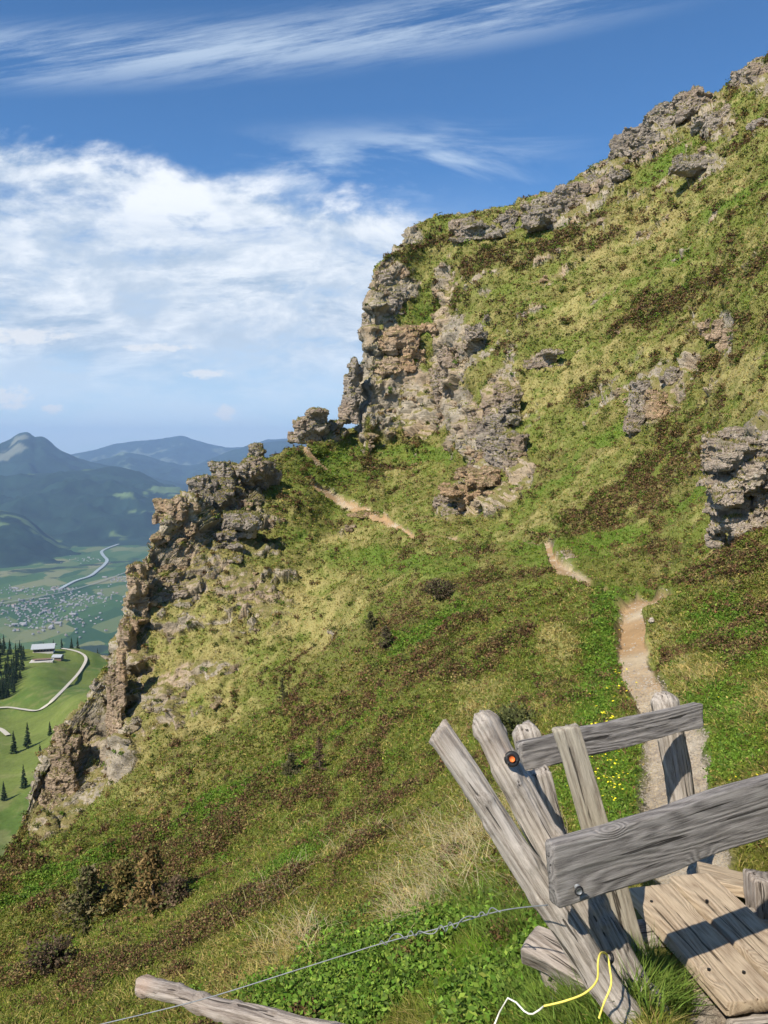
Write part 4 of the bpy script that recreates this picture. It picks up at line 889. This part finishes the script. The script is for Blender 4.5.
for k in range(7): gable('parasol_roof', (-8.5 + 2.9 * k, 0, 3.2), (2.7, 6, .9), M_HWALL, terr, .2)
for k in range(7): box('parasol_post', (-8.5 + 2.9 * k, 0, 2.1), (.25, .25, 2.4), M_HWALL, terr)
tq2 = hill_at(57, 659); shed = empty('small_shed', tq2, 'small weathered annex right of the hut terrace', 'shed')
box('wall', (0, 0, 1.6), (8, 6, 3.6), M_HWALL, shed); gable('roof', (0, 0, 3.6), (9, 8, 1.6), M_HROOF, shed)
# spruces on the hill
spr = []
for s in range(3):
    V, f, c = conifer_mesh(1., .2, 22, 10, (.022,.04,.018), 500 + s, .3); spr.append(mesh_np('crown', V, [f], M_LEAF, c, False, False))
trunk_m = tube('trunk', [Vector((0, 0, -.05)), Vector((0, 0, .4)), Vector((0, 0, .9))], .014, M_BARK, None, 5, 2); COL.objects.unlink(trunk_m)
def spruce(q, h, label, group):
    e = bpy.data.objects.new('spruce_tree', None); COL.objects.link(e); e.location = q; e.scale = (h * random.uniform(.9, 1.2),) * 2 + (h,); e.rotation_euler = (0, 0, random.uniform(0, 6)); tag(e, label, 'spruce', group)
    for src in (random.choice(spr), trunk_m): d = src.copy(); COL.objects.link(d); d.parent = e
for k, (px, py, lb) in enumerate([(13,753,'left spruce of the pair on the lower meadow'),(28,748,'right spruce of the pair on the lower meadow'),(50,735,'small spruce beside the crag on the lower meadow'),(23,788,'lone dark spruce low on the meadow'),(4,800,'spruce at the left edge low on the meadow'),(40,752,'slim young spruce right of the meadow pair')]):
    spruce(hill_at(px, py), (14, 16, 9, 13, 10, 5)[k], lb, None)
for k in range(170):
    t = random.random(); px = random.uniform(-50, 27 - 22 * abs(t - .25)); py = 650 + t * 50
    spruce(hill_at(px, py), random.uniform(10, 17), 'dark spruce in the dense wood at the left edge of the meadow', 'spruces in the wood left of the hut')
for k in range(110):
    px = random.uniform(-50, 190); q = hill_at(px, 655, 6.1); bx = random.uniform(25, 120)
    a = at_range(px, 0, 830 + bx); i = int(np.argmin(np.abs(hx - px))); rr = HRr[:, i]; kk = int(np.argmin(np.abs(rr - (830 + bx)))); q = Vector(HPt[kk, i])
    if 28 < px < 62 and random.random() < .55: continue
    spruce(q, random.uniform(14, 25), 'dark spruce in the row behind the meadow hilltop', 'spruces behind the hilltop')

# ------------------------------------------------------------------ valley, river, town, far mountains
ZV = -1150.
gx = np.linspace(-16000, 16000, 420); gy = np.concatenate([np.linspace(-3000, 2400, 8), np.linspace(2500, 12500, 330), np.linspace(12800, 52000, 12)])
GX, GY = np.meshgrid(gx, gy); VP = np.stack([GX, GY, np.full(GX.shape, ZV) + fbm(np.stack([GX, GY, 0*GX], -1) * .0006, 3, 70) * 8], -1)
m, nt, b = new_mat('valley fields'); p = geo(nt).outputs['Position']
mp = N(nt, 'ShaderNodeMapping'); mp.inputs['Scale'].default_value = (.0042, .0022, 0); mp.inputs['Rotation'].default_value = (0, 0, .5); nt.links.new(p, mp.inputs[0])
vo = N(nt, 'ShaderNodeTexVoronoi'); vo.distance = 'CHEBYCHEV'; vo.inputs['Scale'].default_value = 1.; nt.links.new(mp.outputs[0], vo.inputs[0])
sc_ = N(nt, 'ShaderNodeSeparateColor'); nt.links.new(vo.outputs['Color'], sc_.inputs[0])
c = ramp(nt, sc_.outputs[0], [(0., (.025,.07,.018)), (.4, (.04,.095,.022)), (.7, (.06,.12,.03)), (.9, (.12,.15,.05)), (1., (.2,.2,.09))])
nf = noise(nt, p, .0011, 5, .6); c = mix(nt, mrange(nt, nf, .56, .6), c, (.02,.04,.02))
mb = N(nt, 'ShaderNodeMapping'); mb.inputs['Scale'].default_value = (.012, .004, 0); nt.links.new(p, mb.inputs[0]); nh = noise(nt, mb.outputs[0], 1., 6, .7); c = mix(nt, mrange(nt, nh, .62, .66), c, (.03,.05,.025))
nt.links.new(c, b.inputs['Base Color'])
tag(mesh_np('valley_floor', VP.reshape(-1, 3), grid_faces(*GX.shape), m), kind='structure')
M_RIV = mat_plain('river water', (.3,.34,.34), .3)
rv = [(60,590),(75,582),(90,577),(98,571),(104,566),(107,561),(103,556),(102,552),(110,548),(125,543),(144,539),(165,536)]
ribbon('river', [on_level(x, y, ZV) for x, y in rv], 34, M_RIV, 12.)
M_RD = mat_plain('valley road', (.2,.2,.19), .8)
ribbon('valley_road', [on_level(x, y, ZV) for x, y in [(-40,612),(0,605),(40,598),(70,592),(100,583),(130,572),(160,560)]], 16, M_RD, 14.)
M_WW = mat_plain('white house walls', (.27,.26,.25), .8); M_RFS = [mat_plain('grey roof', (.3,.29,.29)), mat_plain('brown roof', (.22,.15,.11)), mat_plain('pale roof', (.25,.245,.25))]
hm = []
for k in range(4):
    x, y, z, zr = [(14, 11, 7, 4), (18, 13, 9, 4.5), (12, 10, 6, 4), (40, 24, 9, 1.5)][k]
    V = [[a, b_, c_] for c_ in (0, z) for a, b_ in ((-x/2,-y/2),(x/2,-y/2),(x/2,y/2),(-x/2,y/2))] + [[-x/2, 0, z+zr], [x/2, 0, z+zr]]
    o4 = [[0,1,5,4],[1,2,6,5],[2,3,7,6],[3,0,4,7],[4,5,9,8],[6,7,8,9]]; t3 = [[5,6,9],[7,4,8]]
    o = mesh_np('town_house', np.array(V), [np.array(o4), np.array(t3)], M_WW, None, False, False); o.data.materials.append(M_RFS[k % 3]); mi = np.zeros(8, np.int32); mi[4:6] = 1; o.data.polygons.foreach_set('material_index', mi); hm.append(o)
def town_pt():
    while True:
        z = random.choices([(45,618,50,14),(20,606,40,8),(70,598,30,7),(95,598,20,5),(120,580,15,6),(80,560,20,3),(135,540,14,2),(10,590,20,3),(60,590,14,3)], [12,6,5,3,2,1.6,2,2,3])[0]
        px, py = random.gauss(z[0], z[2] * .6), random.gauss(z[1], z[3] * .6)
        if -20 < px < 165 and 537 < py < 640: return on_level(px, py, ZV)
for k in range(300):
    src = random.choices(hm, [5, 4, 4, 1.2])[0]; o = src.copy(); COL.objects.link(o); q = town_pt(); o.location = (q.x, q.y, ZV + 3); o.rotation_euler = (0, 0, random.choice([.3, 1.87]) + random.gauss(0, .3)); s = random.uniform(.65, 1.15); o.scale = (s, s, s * .9)
    tag(o, 'tiny pale house in the valley town far below', 'house', 'houses of the valley town')
Vs = []; Fs = []
for k in range(260):
    q = town_pt(); s = random.uniform(5, 9); a = random.uniform(0, 3); ca, sa = math.cos(a) * s, math.sin(a) * s; z = random.uniform(6, 9); n = len(Vs)
    for zz_ in (ZV, ZV + z):
        for dx, dy in ((-1,-.7),(1,-.7),(1,.7),(-1,.7)): Vs.append([q.x + dx * ca - dy * sa, q.y + dx * sa + dy * ca, zz_])
    Fs += [[n,n+1,n+5,n+4],[n+1,n+2,n+6,n+5],[n+2,n+3,n+7,n+6],[n+3,n,n+4,n+7],[n+4,n+5,n+6,n+7]]
tag(mesh_np('town_buildings', np.array(Vs), [np.array(Fs)], M_RFS[2], None, False), 'scattered minor buildings filling the valley town', 'buildings', None, 'stuff')

def range_of_hills(name, crest, r0, r1, seed, rough, forest, meadow, mthr, rows=60, zb=ZV - 20, step=2.5, warp=1.):
    cx = np.array([c[0] for c in crest], float); cy = np.array([c[1] for c in crest], float)
    xs_ = np.arange(cx[0], cx[-1] + .1, step); yc_ = pchip(cx, cy[:, None], xs_)[:, 0]
    t = np.concatenate([np.linspace(0, 1, rows), np.linspace(1.05, 2., 12)])[:, None]
    top = at_range(xs_, yc_, r1)[:, 2][None]
    rr = r0 + (r1 - r0) * t; ux, uy, _ = ray(xs_, 512 + 0 * xs_); hl = np.hypot(ux, uy); X = ux / hl * rr; Y = uy / hl * rr
    prof = np.where(t <= 1, sst(0, 1, t) * .45 + t ** 1.3 * .55, 1 - (t - 1) * .9); Z = zb + (top - zb) * prof
    Q = np.stack([X, Y, 0 * X], -1); n = fbm(Q * (3.2 / (r1 - r0)) * warp, 6, seed, .55, True)
    env = np.sin(np.clip(t, 0, 1) * np.pi) * .8 + .2 * (t > .6) + .06; Z = Z + n * rough * 1.5 * env + fbm(Q * (11. / (r1 - r0)), 4, seed + 2, .6, True) * rough * .35 * env * np.minimum(1, np.abs(1 - t) * 6 + .15)
    Pm = np.stack([X, Y, Z], -1); n1 = fbm(Q * .0011, 5, seed + 4, .6); n2 = fbm(Q * .004, 4, seed + 5)
    c = np.broadcast_to(np.array(forest), Pm.shape) * (1 + .6 * n2[..., None]); c = mx3(c, C(*meadow), sst(mthr, mthr + .08, n1 + .3 * n2))
    return tag(mesh_np(name, Pm.reshape(-1, 3), grid_faces(*X.shape), M_FAR, c.reshape(-1, 3)), kind='structure')
FO = (.016,.036,.024); ME = (.11,.16,.06)
range_of_hills('wooded_foothill', [(-200,485),(-100,490),(-40,502),(0,510),(18,514),(34,524),(46,535),(62,545),(80,551)], 8300, 10200, 80, 60, FO, ME, .3)
range_of_hills('wooded_mountain', [(-500,430),(-200,455),(-60,474),(0,479),(40,477),(80,474),(110,470),(140,474),(170,488),(190,494),(230,480),(330,470),(500,475),(700,470)], 9900, 14500, 81, 210, FO, ME, .22)
range_of_hills('dark_peak', [(-500,470),(-200,462),(-100,452),(-50,455),(-20,452),(0,445),(12,441),(22,435),(31,433),(38,437),(44,436),(52,441),(62,450),(75,457),(95,462),(115,467),(140,475),(200,490)], 14500, 19500, 82, 150, FO, (.16,.17,.12), .4, warp=1.4)
range_of_hills('mountain_ridge', [(-200,480),(60,470),(85,463),(110,459),(125,452),(145,455),(165,462),(190,466),(215,458),(240,449),(260,444),(320,440),(500,450),(800,445)], 20000, 25000, 83, 160, FO, (.12,.16,.09), .3, warp=1.4)
range_of_hills('distant_range', [(-300,452),(60,456),(95,450),(115,444),(135,441),(155,440),(172,437),(182,436),(195,440),(210,444),(235,448),(270,440),(400,436),(800,440)], 28000, 33000, 84, 130, FO, (.12,.15,.1), .3, warp=1.4)

# ------------------------------------------------------------------ air
hz = box('haze', (0, 17400, -200), (46000, 37200, 2600), None, None)
hz.data.materials.clear(); m = bpy.data.materials.new('haze'); m.use_nodes = True; nt = m.node_tree; nt.nodes.remove(nt.nodes['Principled BSDF'])
pv = N(nt, 'ShaderNodeVolumePrincipled'); pv.inputs['Color'].default_value = (.42, .64, 1., 1); pv.inputs['Density'].default_value = HAZE = 3.3e-5; pv.inputs['Anisotropy'].default_value = .0
nt.links.new(pv.outputs[0], nt.nodes['Material Output'].inputs['Volume']); hz.data.materials.append(m); tag(hz, kind='stuff', label='thin blue mountain haze filling the valley air', cat='haze')

# ------------------------------------------------------------------ sky
SUN = Vector((-.37, -.46, .61)).normalized()
w = bpy.data.worlds.new('World'); SC.world = w; w.use_nodes = True; nt = w.node_tree; bg = nt.nodes['Background']; STR_W = .08
sky = N(nt, 'ShaderNodeTexSky', sky_type='NISHITA', sun_disc=False); sky.sun_elevation = math.asin(SUN.z); sky.sun_rotation = math.atan2(SUN.x, SUN.y) % (2 * math.pi)
sky.altitude = 1800; sky.air_density = 1.; sky.dust_density = .4; sky.ozone_density = 2.5
tc = N(nt, 'ShaderNodeTexCoord'); sx = N(nt, 'ShaderNodeSeparateXYZ'); nt.links.new(tc.outputs['Generated'], sx.inputs[0])
X, Y, Z = sx.outputs; yy = mth(nt, 'MAXIMUM', Y, .08); U = mth(nt, 'DIVIDE', X, yy); V = mth(nt, 'DIVIDE', Z, yy)
def comb(a, b, c=0.):
    n = N(nt, 'ShaderNodeCombineXYZ')
    for i, v in enumerate((a, b, c)):
        if hasattr(v, 'is_linked'): nt.links.new(v, n.inputs[i])
        else: n.inputs[i].default_value = v
    return n.outputs[0]
M_ = lambda a, b: mth(nt, 'MULTIPLY', a, b); A_ = lambda a, b: mth(nt, 'ADD', a, b); S_ = lambda a, b: mth(nt, 'SUBTRACT', a, b)
zc = mth(nt, 'MAXIMUM', A_(Z, .07), .03); CU, CV = mth(nt, 'DIVIDE', X, zc), mth(nt, 'DIVIDE', Y, zc)
flat = comb(M_(CU, .55), M_(CV, .5)); n1 = noise(nt, flat, 1.15, 9, .6, .5); n2 = noise(nt, comb(M_(U, 3.2), M_(V, 11.)), 1.5, 12, .68, .25); n3 = noise(nt, comb(M_(U, 4.), M_(V, 7.5)), 1.5, 12, .6, .2)
# main bank: top edge slants down to the right
top = A_(S_(.405, M_(A_(U, .5), .185)), M_(S_(n3, .5), .2)); low = mrange(nt, V, .05, .17)
bank = M_(mrange(nt, S_(top, V), -.015, .035), low); dens = M_(bank, mrange(nt, A_(M_(n2, .5), M_(n3, .5)), .33, .52)); right = mrange(nt, A_(U, M_(S_(n2, .5), .5)), .02, .22, 1., 0.)
dens = M_(dens, right)
# thin veil below, cirrus above
veil = M_(M_(mrange(nt, n2, .36, .6, .5, 1.), mrange(nt, V, .36, .2)), mrange(nt, U, .3, -.05))
cz = noise(nt, comb(M_(A_(U, M_(V, -.9)), 1.3), M_(A_(V, M_(U, -.16)), 12.)), 1.6, 12, .72, .15)
line = S_(V, A_(.492, M_(mth(nt, 'POWER', mth(nt, 'MAXIMUM', A_(U, .48), 0.), 2.), .13))); band = mrange(nt, mth(nt, 'ABSOLUTE', line), .055, 0.)
cir = M_(M_(band, mrange(nt, cz, .4, .62)), mrange(nt, U, .5, .05)); 
cz2 = noise(nt, comb(M_(A_(U, M_(V, .7)), 2.), M_(V, 9.)), 1.6, 8, .6, .6); l2 = S_(V, S_(.36, M_(U, -.05))); b2 = mrange(nt, mth(nt, 'ABSOLUTE', l2), .07, 0.); wis = M_(M_(M_(b2, mrange(nt, cz2, .42, .66)), mrange(nt, mth(nt, 'ABSOLUTE', S_(U, .0)), .3, .05)), .75)
thin = mth(nt, 'MAXIMUM', mth(nt, 'MAXIMUM', M_(cir, .6), wis), M_(veil, .75))
# underside grey where the bank is thick and low
shade = mth(nt, 'MAXIMUM', M_(mrange(nt, V, .33, .22), mrange(nt, n2, .66, .36)), M_(mrange(nt, n3, .6, .4), .8)); cc = mix(nt, shade, (9.8, 10.1, 10.4), (3.9, 5.1, 6.6))
base_sky = mix(nt, 1., sky.outputs[0], (.66, 1.1, 1.4), 'MULTIPLY')
skyc = mix(nt, mth(nt, 'MULTIPLY', mrange(nt, V, .5, .1, 0., .15), 1.), sky.outputs[0], (3.2, 5., 7.5))
base_sky = mix(nt, mrange(nt, V, .3, .0, 0., .7), base_sky, (5.6, 7.5, 8.8))
c1 = mix(nt, thin, base_sky, (7.2, 8.4, 9.6)); c2 = mix(nt, M_(dens, .92), c1, cc)
# a few small fair-weather puffs near the horizon
pf_ = None
for (px, py, w_, h_) in [(8,398,.030,.016),(52,409,.014,.006),(228,413,.015,.010),(205,374,.03,.006),(18,336,.07,.010),(160,348,.05,.005)]:
    a, b_, c_ = [float(q) for q in ray(px, py)]; uu, vv = a / b_, c_ / b_
    dx = mth(nt, 'DIVIDE', S_(U, uu), w_); dy = mth(nt, 'DIVIDE', S_(V, vv), h_); d2 = A_(M_(dx, dx), M_(dy, dy)); q = S_(1.25, A_(d2, M_(S_(noise(nt, comb(U, M_(V, 2.)), 45, 8, .7), .5), 6.)))
    q = mth(nt, 'MULTIPLY', q, 1., clamp=True); pf_ = q if pf_ is None else mth(nt, 'MAXIMUM', pf_, q)
c3 = mix(nt, M_(pf_, .8), c2, (8.8, 8.9, 9.)); nt.links.new(c3, bg.inputs[0]); bg.inputs[1].default_value = STR_W

sl = bpy.data.lights.new('sun', 'SUN'); sl.energy = 5.; sl.angle = R(.53); sl.color = (1., .92, .78); so = bpy.data.objects.new('sun', sl); COL.objects.link(so)
so.rotation_euler = SUN.to_track_quat('Z', 'Y').to_euler(); so.location = (-20, -20, 30)
cam = bpy.data.cameras.new('camera'); cam.sensor_fit = 'VERTICAL'; cam.sensor_height = 36; cam.lens = F / 1024 * 36; cam.clip_start = .05; cam.clip_end = 120000
co = bpy.data.objects.new('camera', cam); COL.objects.link(co); co.rotation_euler = (math.pi / 2 - PIT, 0, 0); SC.camera = co
vs = SC.view_settings; SC.display_settings.display_device = 'sRGB'; vs.view_transform = 'Standard'; vs.look = 'None'; vs.exposure = .45; vs.gamma = 1; vs.use_curve_mapping = False
SC.cycles.use_denoising = True; SC.cycles.max_bounces = 6; SC.cycles.transparent_max_bounces = 6; SC.cycles.volume_bounces = 0; SC.cycles.use_adaptive_sampling = True; SC.cycles.adaptive_threshold = .02
